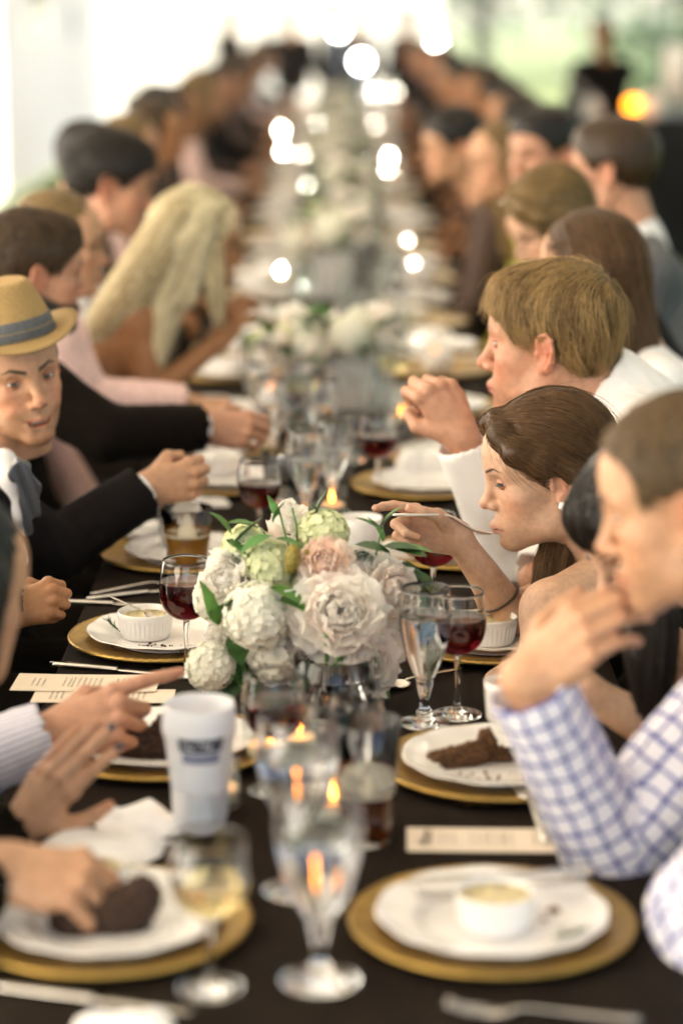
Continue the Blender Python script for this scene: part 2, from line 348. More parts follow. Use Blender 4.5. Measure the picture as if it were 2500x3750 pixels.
# ------------------------------------------------------------------ people: heads (local frame: x forward, y to the person's left, z up)
EYE = np.array((.0705, .0315, 0.))
def head_mesh(h=.002, fem=False, open_=0., smile=0., pucker=0., jaw=1., nose=1.):
    f = Field((-.135, -.105, -.165), (.14, .105, .135), h); e, c = f.el, f.rc
    jw = jaw*(.90 if fem else 1.)
    e((-.014, 0, .032), (.098, .074, .084), .01)
    e((.028, 0, .032), (.064 if fem else .062, .063, .066), .03)
    e((.022, 0, -.035), (.064, .056*jw, .078), .03)
    cz = -.100 if fem else -.105
    for s in (1, -1):
        c((-.014, s*.052*jw, -.045), (.012, s*.047*jw, -.080), .016, .0145, .03)
        c((.012, s*.047*jw, -.080), (.070, s*.014, cz+.001), .0145, .014, .03)
        e((.048, s*.043, -.026), (.027, .019, .019), .02)
        e((.048, s*.031*jw, -.058), (.030, .023, .030), .025)
        if smile: e((.066, s*.034, -.05), (.017, .012*(1+smile*.2), .015), .012)
        if not fem: c((.084, s*.008, .018), (.064, s*.047, .021), .0095, .009, .014)
        else: c((.080, s*.01, .018), (.062, s*.044, .021), .008, .008, .018)
    e((.078, 0, cz+.002), (.0175, .019, .016), .02)
    e((.066, 0, -.071), (.032, .029, .027), .02)
    for s in (1, -1): e((.099, s*.0335, -.001), (.023, .0195, .0150), .012, True)
    nl = .108 if not fem else .1055; nl = .09+(nl-.09)*nose; nz = -.036 if not fem else -.033
    c((.0865, 0, .008), (nl-.002, 0, nz+.003), .0068 if not fem else .0056, .0098 if not fem else .0082, .012)
    e((nl, 0, nz), (.0115, .0105, .0098) if not fem else (.0098, .0088, .0085), .008)
    for s in (1, -1):
        e((nl-.0125, s*(.0122 if not fem else .0105), nz-.005), (.0105, .0075, .0078), .006)
        e((nl-.006, s*.0062, nz-.0125), (.006, .0034, .0045), .003, True)
    mz = -.0762+smile*.0; pf = pucker*.006
    my = .024*(1+.16*smile-.35*pucker); mu = .0045*smile; op = open_*.5
    for s in (1, -1):
        c((.0965+pf, 0, mz+.0056+op*.3), (.0795, s*my, mz+.0005+mu), .0060+.0012*pucker, .0028, .006)
        c((.0945+pf, 0, mz-.0056-op), (.0785, s*my*.93, mz-.001+mu), .0072+.001*pucker, .003, .006)
        c((.1045+pf*1.3, 0, mz), (.085, s*(my+.001), mz+mu*.9), .0021, .0016, .003, True)
    if open_: e((.098, 0, mz-op*.35+mu*.3), (.022, my*.86, op*.62+.001), .0025, True)
    e((.103, 0, -.0905), (.008, .016, .0045), .012, True)
    rn = .046 if fem else .054
    c((-.022, 0, -.06), (-.04, 0, -.16), rn, rn, .03)
    for s in (1, -1):                     # ears
        ca, sa = math.cos(R(24)), math.sin(R(24)); o = np.array((-.010, s*.071, -.014))
        def L(x, y, z): x, z = x*.98+z*-.14, z*.98+x*.14; return o+np.array((x*ca+y*sa, s*(-x*sa+y*ca), z))
        rt = np.array(((ca, s*sa, 0), (-s*sa, ca, 0), (0, 0, 1.))) if s > 0 else np.array(((ca, sa*1, 0), (sa, ca, 0), (0, 0, 1.)))
        rt = np.array(((ca, -s*sa*-1*-1, 0), (-s*sa, ca, 0), (0, 0, 1.)))
        rt = np.array([[ca, sa*s, 0], [-sa*s, ca, 0], [0, 0, 1.]])
        e(L(-.004, .004, 0), (.0175, .0062, .030), .005, False, rt)
        e(L(.002, .0115, -.003), (.0098, .0060, .0145), .004, True, rt)
        e(L(-.002, .0115, .014), (.0085, .0040, .0085), .003, True, rt)
        rim = [L(.011, .006, .006), L(.012, .008, .018), L(.005, .010, .0285), L(-.007, .011, .032), L(-.018, .011, .024), L(-.0215, .011, .008), L(-.018, .010, -.010), L(-.010, .008, -.022)]
        f.chain(rim, [.0030]*len(rim), .0035)
        f.chain([L(-.004, .0095, .015), L(-.0115, .010, .004), L(-.0095, .009, -.010), L(-.002, .008, -.016)], [.0024]*4, .003)
        e(L(.0015, .006, -.0255), (.0075, .0048, .0085), .005, False, rt)
        e(L(.0125, .0065, -.004), (.0042, .0036, .0062), .004, False, rt)
    V, F = f.mesh(); return V, F
def g3(V, c, r): q = (V-np.array(c))/np.array(r); return np.exp(-(q*q).sum(1))
def mixc(C, m, col): return C*(1-m[:, None])+np.array(col)*m[:, None]
def head_cols(V, tone, fem=False, beard=0., stub=0., brow=(.05, .03, .015), browk=1., lips=None, flush=.5, smile=0., eyes=True):
    C = np.tile(np.array(tone), (len(V), 1)).astype(float); A = V.copy(); A[:, 1] = np.abs(A[:, 1]); t = np.array(tone)
    red = t*np.array((1.02, .68, .62))
    for c, r, k in (((.07, .045, -.035), (.03, .022, .024), .55), ((.112, 0, -.036), (.016, .016, .013), .6), ((-.01, .085, -.014), (.03, .02, .04), .75), ((.085, 0, -.10), (.02, .02, .015), .25)):
        C = mixc(C, g3(A, c, r)*k*flush*1.6 if flush < .6 else np.minimum(1, g3(A, c, r)*k*flush*1.6), red)
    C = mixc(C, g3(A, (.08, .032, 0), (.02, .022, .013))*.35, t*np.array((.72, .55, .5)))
    if beard or stub:
        k = np.clip((-.052-A[:, 2]-.40*(A[:, 0]-.045)*(A[:, 0] < .045))/.012, 0, 1)
        k *= 1-np.clip(g3(A, (.1, 0, -.077), (.03, .026, .010))*1.3, 0, 1); k *= np.clip((A[:, 2]+.155)/.03, 0, 1)*(A[:, 0] > -.02)
        k = np.maximum(k, g3(A, (.1, .012, -.0625), (.02, .018, .006))*.9)
        C = mixc(C, np.clip(k*(beard or stub), 0, 1), np.array(brow)*1.1 if beard else t*np.array((.5, .46, .42)))
    lc = lips or tuple(t*np.array((.92, .5, .47))); m = .0045*smile
    yy = A[:, 1]; zc = -.0762+m*(yy/.024)**2; hw = .0105*np.clip(1-(yy/.027)**2, 0, 1)**.6
    k = np.clip((hw-np.abs(V[:, 2]-zc))/.003, 0, 1)*(A[:, 0] > .076)
    C = mixc(C, k*.85, lc)
    k = np.clip((.0022-np.abs(V[:, 2]-zc))/.0014, 0, 1)*(A[:, 0] > .078)*(yy < .026)
    C = mixc(C, k*.75, t*np.array((.25, .10, .09)))
    bz = .0195+.0075*np.clip((yy-.012)/.025, 0, 1)-.006*np.clip((yy-.038)/.014, 0, 1)
    wd = (.0042 if not fem else .0028)*np.clip(1-np.clip((yy-.03)/.024, 0, 1)*.8, 0, 1)
    k = np.clip((wd-np.abs(V[:, 2]-bz))/.0022+.3, 0, 1)*np.clip((yy-.009)/.004, 0, 1)*np.clip((.054-yy)/.004, 0, 1)*(A[:, 0] > .035)
    C = mixc(C, k*browk, brow)
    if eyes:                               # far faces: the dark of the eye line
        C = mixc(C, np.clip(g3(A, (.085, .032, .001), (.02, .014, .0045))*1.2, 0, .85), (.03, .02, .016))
    return np.clip(C, 0, 1)
def eye_parts(side, gaze, up=.40, lo=.28, tone=(.6, .4, .3), lash=.6):
    """The lids as a skin shell round an almond opening, and the eyeball behind them (head frame)."""
    n, m = 40, 9; ph = np.linspace(0, 2*np.pi, n, endpoint=False); V = []; C = []; t = np.array(tone)
    tilt = .08
    def sph(a, e, r): return EYE*np.array((1, side, 1))+r*np.stack([np.cos(a)*np.cos(e), side*np.sin(a)*np.cos(e)*1.0, np.sin(e)], -1)
    A = 1.0
    ai = .10+A*np.cos(ph); top = np.sin(ph) >= 0
    ei = np.where(top, up, lo)*np.sin(ph)*np.abs(np.sin(ph))**-.12+tilt*np.cos(ph)-.02
    ao = .08+1.35*np.cos(ph); eo = 1.15*np.sin(ph)
    for k in range(m):
        q = (k-1)/(m-2); qq = max(q, 0)
        r = .0116 if k == 0 else .01335+.0012*math.sin(min(1, qq*1.6)*math.pi)*(1)-.0012*qq
        a = ai+(ao-ai)*qq; e = ei+(eo-ei)*qq
        V.append(sph(a, e, r))
        c = np.tile(t*np.array((.86, .70, .64)), (n, 1))
        if k <= 1: c = np.where(top[:, None], np.array((.018, .012, .01)), t*np.array((.42, .26, .22)))
        elif k == 2: c = np.where(top[:, None], t*.5*lash*0.6+t*(1-lash)*.6, t*np.array((.75, .55, .5)))
        C.append(c)
    V = np.concatenate(V); C = np.concatenate(C); F = grid_faces(m, n, True)
    if lash >= .95:                        # lashes: a narrow dark fringe off the upper rim
        k = np.where(top)[0]; k = k[np.argsort(ai[k])]; b0 = len(V)
        r1 = sph(ai[k], ei[k], .0138); r2 = sph(ai[k]*1.12, ei[k]-.16, (.0138+.0036*np.sin(np.linspace(.25, 2.9, len(k)))**.5)[:, None])
        V = np.vstack([V, r1, r2]); C = np.vstack([C, np.tile((.008, .006, .005), (2*len(k), 1))]); m_ = len(k)
        F = np.vstack([F, [(b0+i, b0+i+1, b0+m_+i+1, b0+m_+i) for i in range(m_-1)]])
    b, bf = ball((0, 0, 0), (.0122,)*3, 16)
    g = unit(gaze); x = np.cross((0, 0, 1.), g); x = unit(x); y = np.cross(g, x)
    b = b[:, :1]*x+b[:, 1:2]*y+b[:, 2:]*g  # pole along the gaze
    return V, F, C, b+EYE*np.array((1, side, 1)), bf
# hair shells (head frame)
def hair_field(style, h=.003, vol=0.):
    lo, hi = np.array((-.17, -.15, -.2)), np.array((.13, .15, .165))
    if style in ('long', 'bangs', 'longback'): lo[2] = -.40; lo[0] = -.2
    f = Field(lo, hi, h); e, c = f.el, f.rc; v = vol
    e((-.016, 0, .036), (.105+v, .081+v, .089+v), .01)
    if style == 'cropped':
        f = Field(lo, hi, h); e, c = f.el, f.rc; e((-.015, 0, .034), (.1015, .0775, .0868), .01); e((.028, 0, .036), (.070, .0712, .069), .02); e((-.05, 0, -.02), (.056, .066, .065), .02)
        e((.100, 0, -.012), (.064, .17, .100), .006, True); e((.088, 0, .036), (.048, .2, .042), .006, True)
        for s in (1, -1): e((.002, s*.085, -.020), (.022, .03, .034), .006, True); e((.03, s*.085, -.05), (.04, .045, .062), .008, True)
        e((-.02, 0, -.13), (.2, .2, .055), .01, True); return f
    if style == 'short':
        e((-.050, 0, -.008), (.056+v, .067+v, .058), .02)
        e((.040, 0, .088), (.045, .055, .022+v), .02); e((.028, 0, .038), (.067, .068, .069), .02)
        e((.090, 0, -.032), (.068, .13, .092), .007, True)
        for s in (1, -1): e((.002, s*.085, -.020), (.020, .03, .034), .006, True); e((.034, s*.085, -.06), (.040, .05, .062), .008, True)
        e((-.02, 0, -.122), (.2, .2, .055), .01, True)
    elif style == 'pulled':
        e((-.055, 0, .0), (.056+v, .068+v, .06), .02)
        f.chain([(.062, .0, .096), (.066, .045, .080), (.050, .073, .052), (.012, .081, .026), (-.03, .082, .0)], [.014, .016, .017, .017, .016], .012)
        f.chain([(.062, .0, .096), (.066, -.045, .080), (.050, -.073, .052), (.012, -.081, .026)], [.014, .016, .017, .016], .012)
        e((.099, 0, -.036), (.058, .072, .098), .006, True)
        for s in (1, -1): e((.000, s*.088, -.022), (.020, .03, .032), .005, True); e((.040, s*.085, -.062), (.042, .05, .066), .008, True)
        e((-.01, 0, -.125), (.2, .2, .07), .01, True)
    elif style in ('long', 'bangs', 'longback'):
        e((-.05, 0, .0), (.070+v, .088+v, .085), .03)
        for s in (1, -1):
            if style != 'longback': c((-.012, s*.070, .01), (-.006, s*.079, -.14), .030+v, .022, .03)
            c((-.05, s*.05, -.02), (-.06, s*.065, -.30), .052+v, .040, .03)
        c((-.07, 0, 0), (-.09, 0, -.33), .058+v, .045, .03)
        if style == 'bangs':
            e((.043, 0, .052), (.056, .070, .050), .02); e((.096, 0, -.058), (.055, .060, .077), .008, True); e((.06, 0, -.1), (.05, .055, .09), .01, True)
        else:
            e((.086, 0, -.040), (.060, .064, .095), .012, True); e((.03, 0, -.12), (.06, .055, .10), .01, True)
        if style == 'longback':
            for s in (1, -1): e((.01, s*.09, -.03), (.028, .03, .04), .006, True)
    elif style == 'bun':
        e((-.05, 0, .0), (.056, .068, .06), .02); e((-.115, 0, .02), (.042, .045, .042), .012)
        e((.088, 0, -.035), (.062, .13, .092), .007, True)
        for s in (1, -1): e((.000, s*.085, -.020), (.020, .03, .034), .005, True); e((.038, s*.085, -.06), (.042, .05, .064), .008, True)
        e((-.01, 0, -.125), (.2, .2, .07), .01, True)
    return f
def strands(name, f, V, F, flow, m, parent, n=2500, steps=7, step=.007, r=.00035, jit=.25, lift=(-.001, .003), X=None, world=None, loc=None, stray=.02, mask=None, sub=None, cl=150., cz=.45):
    """Combed strands that follow a hair shell: seeds on its surface, marched along the flow and held near the surface."""
    c = V[F].mean(1)
    if mask is not None: c = c[mask(c)]
    if len(c) == 0: return None
    p = c[rng.integers(0, len(c), n)]+rng.normal(scale=.002, size=(n, 3))
    wv = wob(p*np.array((1., 1., cz)), cl, 1); tone = np.clip(.42+.55*wv+rng.normal(scale=.16, size=n), 0, 1); off = rng.uniform(lift[0], lift[1], n)+wv*.0022; st = rng.random(n) < stray; k = rng.normal(scale=jit, size=(n, 3)); pts = []
    sl = rng.uniform(.6, 1.3, n)[:, None]
    for i in range(steps):
        g = f.grad(p); d = f.samp(p); tgt = off+st*i*.0022
        p = p-g*np.clip(d-tgt, -.006, .006)[:, None]; pts.append(p.copy())
        v = flow(p)+k*(.5+.2*i/steps); v = v-g*(v*g).sum(1)[:, None]; v /= np.linalg.norm(v, axis=1)[:, None]+1e-9
        p = p+v*step*sl
    A = np.stack(pts, 1).reshape(-1, 3)
    if X is not None: A = X(A)
    if loc is not None: A = A-np.array(loc)
    hc = bpy.data.hair_curves.new(name); hc.add_curves([steps]*n)
    hc.attributes['position'].data.foreach_set('vector', A.astype(np.float32).ravel())
    ra = hc.attributes.new('radius', 'FLOAT', 'POINT'); rr = np.linspace(1, .35, steps)*r
    ra.data.foreach_set('value', np.tile(rr, n).astype(np.float32))
    ta = hc.attributes.new('tone', 'FLOAT', 'CURVE'); ta.data.foreach_set('value', tone.astype(np.float32))
    hc.materials.append(m); return tag(obj(name, hc, None, parent), kind='stuff')
def norm_rows(v): return v/(np.linalg.norm(v, axis=1)[:, None]+1e-9)

# hands (local frame of a right hand: x along the fingers, y towards the thumb, -z the palm side)
POSE = {  # curls of index..little (knuckle, middle, end), spread, thumb directions
    'fist':  ([(1.15, 1.45, .9)]*2+[(1.2, 1.45, .9)]*2, .0, [(.70, .60, -.40), (.60, -.15, -.75), (.2, -.75, -.55)]),
    'point': ([(.08, .14, .08), (1.05, 1.3, .8), (1.15, 1.35, .8), (1.2, 1.35, .8)], .02, [(.72, .58, -.38), (.72, .05, -.65), (.6, -.45, -.6)]),
    'relax': ([(.45, .55, .3), (.5, .6, .35), (.55, .65, .35), (.6, .6, .35)], .05, [(.62, .72, -.3), (.85, .42, -.35), (.95, .15, -.3)]),
    'chin':  ([(.52, .50, .3), (.52, .52, .3), (.54, .54, .3), (.58, .58, .3)], -.045, [(.55, .70, -.42), (.8, .35, -.5), (.9, .1, -.4)]),
    'pinch': ([(.62, .62, .28), (.95, 1.35, .8), (1.05, 1.4, .8), (1.1, 1.4, .8)], .0, [(.72, .60, -.42), (.90, .12, -.40), (.97, -.08, -.18)]),
    'spoon': ([(.22, .42, .2), (.95, 1.35, .8), (1.05, 1.4, .8), (1.1, 1.4, .8)], .0, [(.80, .52, -.38), (.93, .12, -.36), (.99, .0, -.12)]),
    'grip':  ([(.65, .75, .45), (.7, .8, .45), (.75, .8, .45), (.8, .8, .45)], .03, [(.5, .62, -.62), (.7, .3, -.68), (.8, -.2, -.5)]),
    'flat':  ([(.10, .18, .1), (.08, .16, .1), (.12, .2, .1), (.18, .22, .12)], .06, [(.66, .70, -.2), (.88, .42, -.2), (.95, .28, -.15)]),
}
def hand_pts(pose, right, o, fdir, pn, sc=1.):
    curls, spread, td = POSE[pose] if isinstance(pose, str) else pose
    x = unit(fdir); z = -np.array(pn, float); z = unit(z-x*(z@x)); y = np.cross(z, x)*(1 if right else -1)
    def L(p): return np.array(o)+sc*(x*p[0]+y*p[1]+z*p[2])
    kn = [(.092, .029, .002), (.096, .0085, .005), (.091, -.0125, .004), (.081, -.0315, -.001)]
    ln = [(.044, .026, .021), (.049, .030, .022), (.045, .028, .021), (.035, .021, .019)]
    rd = [(.0107, .0094, .0083, .0066), (.0110, .0096, .0084, .0066), (.0103, .0091, .008, .0063), (.0092, .008, .0072, .0057)]
    fingers = []
    for i in range(4):
        a = 0; p = np.array(kn[i]); pts = [p]; sp = (1.5-i)*spread
        for q in range(3):
            a += curls[i][q]; d = np.array((math.cos(a)*math.cos(sp), math.cos(a)*math.sin(sp)*1., -math.sin(a))); p = p+d*ln[i][q]; pts.append(p)
        fingers.append(([L(q) for q in pts], [r*sc for r in rd[i]]))
    p = np.array((.022, .022, -.006)); pts = [p]
    for d, l in zip(td, (.044, .034, .026)): p = p+unit(d)*l; pts.append(p)
    thumb = ([L(q) for q in pts], [.0165*sc, .0118*sc, .0102*sc, .0078*sc])
    return L, fingers, thumb, (x, y, z)
def add_hand(f, H, sc=1.):
    L, fingers, thumb, _ = H
    for a, b, ra, rb in (((.0, .012, 0), (.084, .026, 0), .0185, .0118), ((.0, .004, 0), (.088, .0085, .002), .0195, .0122), ((.0, -.006, 0), (.083, -.0125, .001), .0195, .0118), ((.0, -.012, 0), (.073, -.030, -.002), .018, .0105)):
        f.rc(L(a), L(b), ra*sc, rb*sc, .010)
    f.rc(L((.018, -.022, -.006)), L((.06, -.034, -.006)), .013*sc, .011*sc, .012)
    pts, r = thumb; f.rc(pts[0], pts[1], r[0], r[1]*1.12, .014); f.rc(pts[1], pts[2], r[1], r[2], .004); f.rc(pts[2], pts[3], r[2], r[3], .003)
    for pts, r in fingers:
        f.rc(pts[0], pts[1], r[0], r[1], .006)
        f.rc(pts[1], pts[2], r[1], r[2], .0022); f.rc(pts[2], pts[3], r[2], r[3], .0022)
        f.el(pts[0], (r[0]*1.13,)*3, .004)
def nail_mesh(H, fi, m, parent, loc, col=None):
    L, fingers, thumb, (x, y, z) = H
    pts, r = thumb if fi == 'thumb' else fingers[fi]
    d = unit(np.array(pts[3])-np.array(pts[2])); up = np.array(z) if fi != 'thumb' else unit(np.array(y)*.5+np.array(z)*.8)
    up = unit(up-d*(up@d)); s = np.cross(d, up); V, F = ball((0, 0, 0), (1, 1, 1), 6)
    c = np.array(pts[3])-d*.001+up*r[3]*.78
    W = c+V[:, :1]*d*.0068+V[:, 1:2]*s*.0054+V[:, 2:]*up*.0022-np.array(loc)
    return obj('nail', mesh('nail', W, [tuple(q) for q in F]), m, parent)

def check_mat(name, base, line, line2, pu, pv, wd=.13, warp=.0035):
    m = mat(name, base, .85, bump=.3, bscale=600); n, l = nodes(m); b = n['Principled BSDF']
    tc = n.new('ShaderNodeTexCoord'); tn = n.new('ShaderNodeTexNoise'); tn.inputs['Scale'].default_value = 14; l.new(tc.outputs['Object'], tn.inputs['Vector'])
    def M_(op, a, c=None):
        q = n.new('ShaderNodeMath'); q.operation = op
        for i, x in enumerate((a, c)):
            if x is None: continue
            if isinstance(x, (int, float)): q.inputs[i].default_value = x
            else: l.new(x, q.inputs[i])
        return q.outputs[0]
    wv = M_('MULTIPLY', M_('SUBTRACT', tn.outputs[0], .5), warp*4); masks = []
    for nm, per in (('pu', pu), ('pv', pv)):
        if not per: continue
        a = n.new('ShaderNodeAttribute'); a.attribute_name = nm
        fr = M_('FRACT', M_('ADD', M_('DIVIDE', M_('ADD', a.outputs['Fac'], wv), per), 100.5)); d = M_('ABSOLUTE', M_('SUBTRACT', fr, .5))
        k = n.new('ShaderNodeMapRange'); k.interpolation_type = 'SMOOTHSTEP'; k.inputs[1].default_value = wd*.5+.05; k.inputs[2].default_value = wd*.5-.03; l.new(d, k.inputs[0]); masks.append(k.outputs[0])
    col = None; prev = None
    mx = n.new('ShaderNodeMix'); mx.data_type = 'RGBA'; mx.inputs[6].default_value = (*base, 1); mx.inputs[7].default_value = (*line, 1); l.new(masks[0] if len(masks) == 1 else M_('MAXIMUM', masks[0], masks[1]), mx.inputs[0]); out = mx.outputs[2]
    if len(masks) > 1:
        m2 = n.new('ShaderNodeMix'); m2.data_type = 'RGBA'; m2.inputs[7].default_value = (*line2, 1); l.new(M_('MULTIPLY', masks[0], masks[1]), m2.inputs[0]); l.new(out, m2.inputs[6]); out = m2.outputs[2]
    l.new(out, b.inputs['Base Color']); return m
M['plaid'] = check_mat('blue_check_shirt', (.76, .73, .78), (.075, .095, .34), (.035, .045, .20), .0265, .0275, .155, .006)
M['stripe_shirt'] = check_mat('striped_shirt', (.70, .68, .76), (.34, .32, .42), None, 0, .009, .35, .0005)
class Person: pass
def person(label, facing, head, pelvis, style='short', hairm='h_brown', tone=(.60, .37, .27), fem=False, top='white_shirt', dx=1, arms=None, scale=1.,
           hh=.003, bh=.008, sleeves=True, low=0., hk=None, headk=None, colk=None, eyes=None, lean=None, group=None, build=1., tops=None, hairvol=0., locks=None,
           collar=None, neckopen=.072, wrinkle=.003, strandk=None, noseat=False, shw=None, lat=None, pattern=False, Nadj=None, extra=None, bust=None, longsleeve=True, suit=False, shov=None, legs=True, tie=None, chair=None):
    """A seated person. facing = (yaw, pitch, roll) of the head; head = (local anchor, world point) or a centre; dx = +1 faces +X."""
    Q = rotz(R(facing[0])) @ roty(R(facing[1])) @ rotx(R(facing[2]))
    c = np.array(head[1])-Q @ (np.array(head[0])*scale) if isinstance(head, tuple) else np.array(head)
    X = lambda A: c+(A*scale) @ Q.T
    pelvis = np.array(pelvis, float)
    d = unit(pelvis-c); N = X(np.array([(-.03, 0, -.085)]))[0]+d*.125
    if Nadj is not None: N = N+np.array(Nadj)
    hw = shw or (.155 if fem else .185)*build
    lt = unit(lat) if lat is not None else np.array((0, 1.0*dx, 0))       # towards the person's left
    sp = unit(pelvis-N); S = N+sp*.055
    sh = {'l': S+lt*hw, 'r': S-lt*hw}
    for k_ in (shov or {}): sh[k_] = np.array(shov[k_], float)
    loc = np.array((pelvis[0], pelvis[1], 0.))
    p = Person(); p.c, p.Q, p.X, p.N, p.S, p.sh, p.loc = c, Q, X, N, S, sh, loc
    A = {}
    for k in 'lr':
        a = (arms or {}).get(k)
        if a is None: e = sh[k]+np.array((.06*dx, 0, -.27)); wv = e+np.array((.10*dx, -.02 if k == 'l' else .02, -.16)); A[k] = (e, wv, None)
        else: A[k] = (np.array(a[0], float), np.array(a[1], float), a[2] if len(a) > 2 else None)
    p.A = A
    # --- body
    allp = np.array([c, N, pelvis, sh['l'], sh['r']]+[q for k in 'lr' for q in A[k][:2]])
    lo, hi = allp.min(0)-.2, allp.max(0)+.2
    f = Field(lo, hi, bh); b = build; fr = .9 if fem else 1.
    f.rc(X(np.array([(-.022, 0, -.05)]))[0], N, (.046 if fem else .055)*scale, (.052 if fem else .060)*scale, .02)
    fd = unit(np.cross(sp, lt))*1.0; fd = fd if fd[0]*dx > 0 else -fd       # front of the chest
    for s in (1, -1):
        f.rc(S+lt*s*hw*.45+sp*.06, S+lt*s*hw*.42+sp*.22+fd*.015, .088*b*fr, .098*b*fr, .04)
        f.rc(S+lt*s*hw*.42+sp*.22, pelvis+lt*s*.085, .095*b*fr, .115*b, .04)
        f.rc(N, sh['l' if s > 0 else 'r'], .05*fr, .05*fr, .04)
        if fem: f.el(S+lt*s*.072+sp*.17+fd*.085, (.062, .062, .062), .03)
    armr = (.048, .043, .040, .027) if not fem else (.042, .036, .033, .0225)
    armr = tuple(q*b for q in armr)
    for k in 'lr':
        e, wv, _ = A[k]
        f.rc(sh[k], e, armr[0], armr[1], .03); f.rc(e, wv, armr[2], armr[3], .012)
    knee = {}
    for s, k in ((1, 'l'), (-1, 'r')):
        kn = pelvis+np.array((.36*dx, 0, 0))+lt*s*.11; kn[2] = .50
    V, F = f.mesh(); Vs, Fs, Cs = [V], [F], [np.tile(np.array(tone), (len(V), 1))]
    p.field = f
    # --- arms with hands, finer
    p.H = {}
    for k in 'lr':
        e, wv, hd = A[k]
        if hd is None: continue
        hsc = hd.get('s', (.90 if fem else 1.)*1.0); H = hand_pts(hd['pose'], k == 'r', wv, hd['f'], hd['n'], hsc); p.H[k] = H
        pts = [wv, e*.5+wv*.5]+[q for fg in H[1] for q in fg[0]]+H[2][0]
        hf = Field(np.min(pts, 0)-.04, np.max(pts, 0)+.04, hd.get('h', .0028))
        m2 = e*.5+wv*.5; rm = armr[2]*.5+armr[3]*.5
        hf.rc(m2, wv, rm+.0004, armr[3], .01); hf.rc(wv, H[0]((.012, 0, 0)), armr[3]*.92, .021*hsc, .02)
        add_hand(hf, H, hsc); v, ff = hf.mesh(); Fs.append(ff+sum(len(q) for q in Vs)); Vs.append(v)
        col = np.tile(np.array(tone), (len(v), 1)); red = np.array(tone)*np.array((1.0, .66, .6))
        for pts, r in H[1]+[H[2]]:
            for j, kk in ((0, .35), (1, .3), (3, .55)):
                col = mixc(col, np.exp(-((v-pts[j])**2).sum(1)/(.011**2))*kk, red)
        Cs.append(col)
    # --- head
    hv, hf_ = head_mesh(hh, fem, **(headk or {}))
    hc = head_cols(hv, tone, fem, eyes=eyes is None, smile=(headk or {}).get('smile', 0), **(colk or {}))
    Fs.append(hf_+sum(len(q) for q in Vs)); Vs.append(X(hv)); Cs.append(hc)
    eb = []
    if eyes is not None:
        for s in (1, -1):
            lv, lf, lc, bv, bf = eye_parts(s, **{**eyes, 'tone': tone}); Fs.append(lf+sum(len(q) for q in Vs)); Vs.append(X(lv)); Cs.append(lc); eb.append((X(bv)-loc, bf))
    body = obj('person', mesh('person', np.vstack(Vs)-loc, np.vstack(Fs), cols=np.vstack(Cs)), M['skin'], loc=loc)
    tag(body, label, 'person', group); p.o = body
    for bv, bf in eb:
        me = mesh('eye', bv, bf); [me.materials.append(M[q]) for q in ('sclera', 'iris', 'pupil')]
        row = np.arange(len(bf))//32; mi = np.where(row >= 15, 2, np.where(row >= 13, 1, 0)); me.polygons.foreach_set('material_index', mi.astype(np.int32)); obj('eye', me, None, body)
    # --- hair
    if style:
        hf2 = hair_field(style, max(.003, hh), hairvol); v, ff = hf2.mesh()
        if extra: extra(hf2)
        dv = v+vnormals(v, ff)*(wob(v*np.array((1., 1., .35)), 75., 2)*.0022+wob(v*np.array((1., 1., .3)), 210., 5)*.0012)[:, None]
        hv2 = X(dv)-loc
        p.hair = obj('hair', mesh('hair', hv2, ff), M[hairm], body)
        if strandk:
            sk = dict(strandk); strands('hair_strands', hf2, v, ff, sk.pop('flow'), M[hairm], p.hair, X=lambda q: X(q), loc=loc, **sk)
    if locks:
        for lk in locks:
            pts, rad = np.array(lk[0], float), lk[1]; q = Field(pts.min(0)-.08, pts.max(0)+.08, .004); q.chain(smooth_prof(pts, 4), np.interp(np.linspace(0, 1, 4*(len(pts)-1)+1), np.linspace(0, 1, len(rad)), rad), .01)
            v, ff = q.mesh(); v = v+vnormals(v, ff)*(wob(v*np.array((90, 90, 14.)), 1., 3)*.0014)[:, None]
            lo_ = obj('hair', mesh('hair', v-loc, ff), M[hairm], body)
            dirs = smooth_prof(pts, 4)
            def fl(a, dirs=dirs):
                i = np.argmin(((a[:, None]-dirs[None])**2).sum(-1), 1); i = np.clip(i, 0, len(dirs)-2); return norm_rows(dirs[i+1]-dirs[i])
            strands('hair_strands', q, v, ff, fl, M[hairm], lo_, n=lk[2] if len(lk) > 2 else 500, steps=9, step=.012, jit=.10, lift=(-.001, .004), loc=loc)
    # --- clothing
    if top:
        g = Field(lo, hi, max(.005, bh*.8)); o = .012 if sleeves else .006
        for s in (1, -1):
            g.rc(S+lt*s*hw*.45+sp*.06, S+lt*s*hw*.42+sp*.22+fd*.015, .088*b*fr+o, .098*b*fr+o, .04)
            g.rc(S+lt*s*hw*.42+sp*.22, pelvis+lt*s*.085, .095*b*fr+o, .115*b+o, .04)
            if sleeves or low < .05: g.rc(N-sp*.0, sh['l' if s > 0 else 'r'], .05*fr+o*.7, .05*fr+o, .04)
            if fem: g.el(S+lt*s*.072+sp*.17+fd*.085, (.066, .066, .066), .03)
        if sleeves:
            for k in 'lr':
                e, wv, hd = A[k]; ar = [q+o*1.15 for q in armr]
                g.rc(sh[k], e, ar[0]+.006, ar[1]+.004, .03)
                if longsleeve:
                    en = wv+(e-wv)*.06
                    g.rc(e, en, ar[2]+.004, ar[3]+.010, .012); u_ = unit(wv-e)
                    g.rc(en+u_*.012, en+u_*.08, (ar[3]+.009)*.93, (ar[3]+.012), .004, True); g.rc(en+u_*.036, en+u_*.09, ar[3]+.014, ar[3]+.02, .003, True)
        if suit: g.rc(N+fd*.10+sp*.0, S+sp*.24+fd*.135, .050, .006, .004, True)
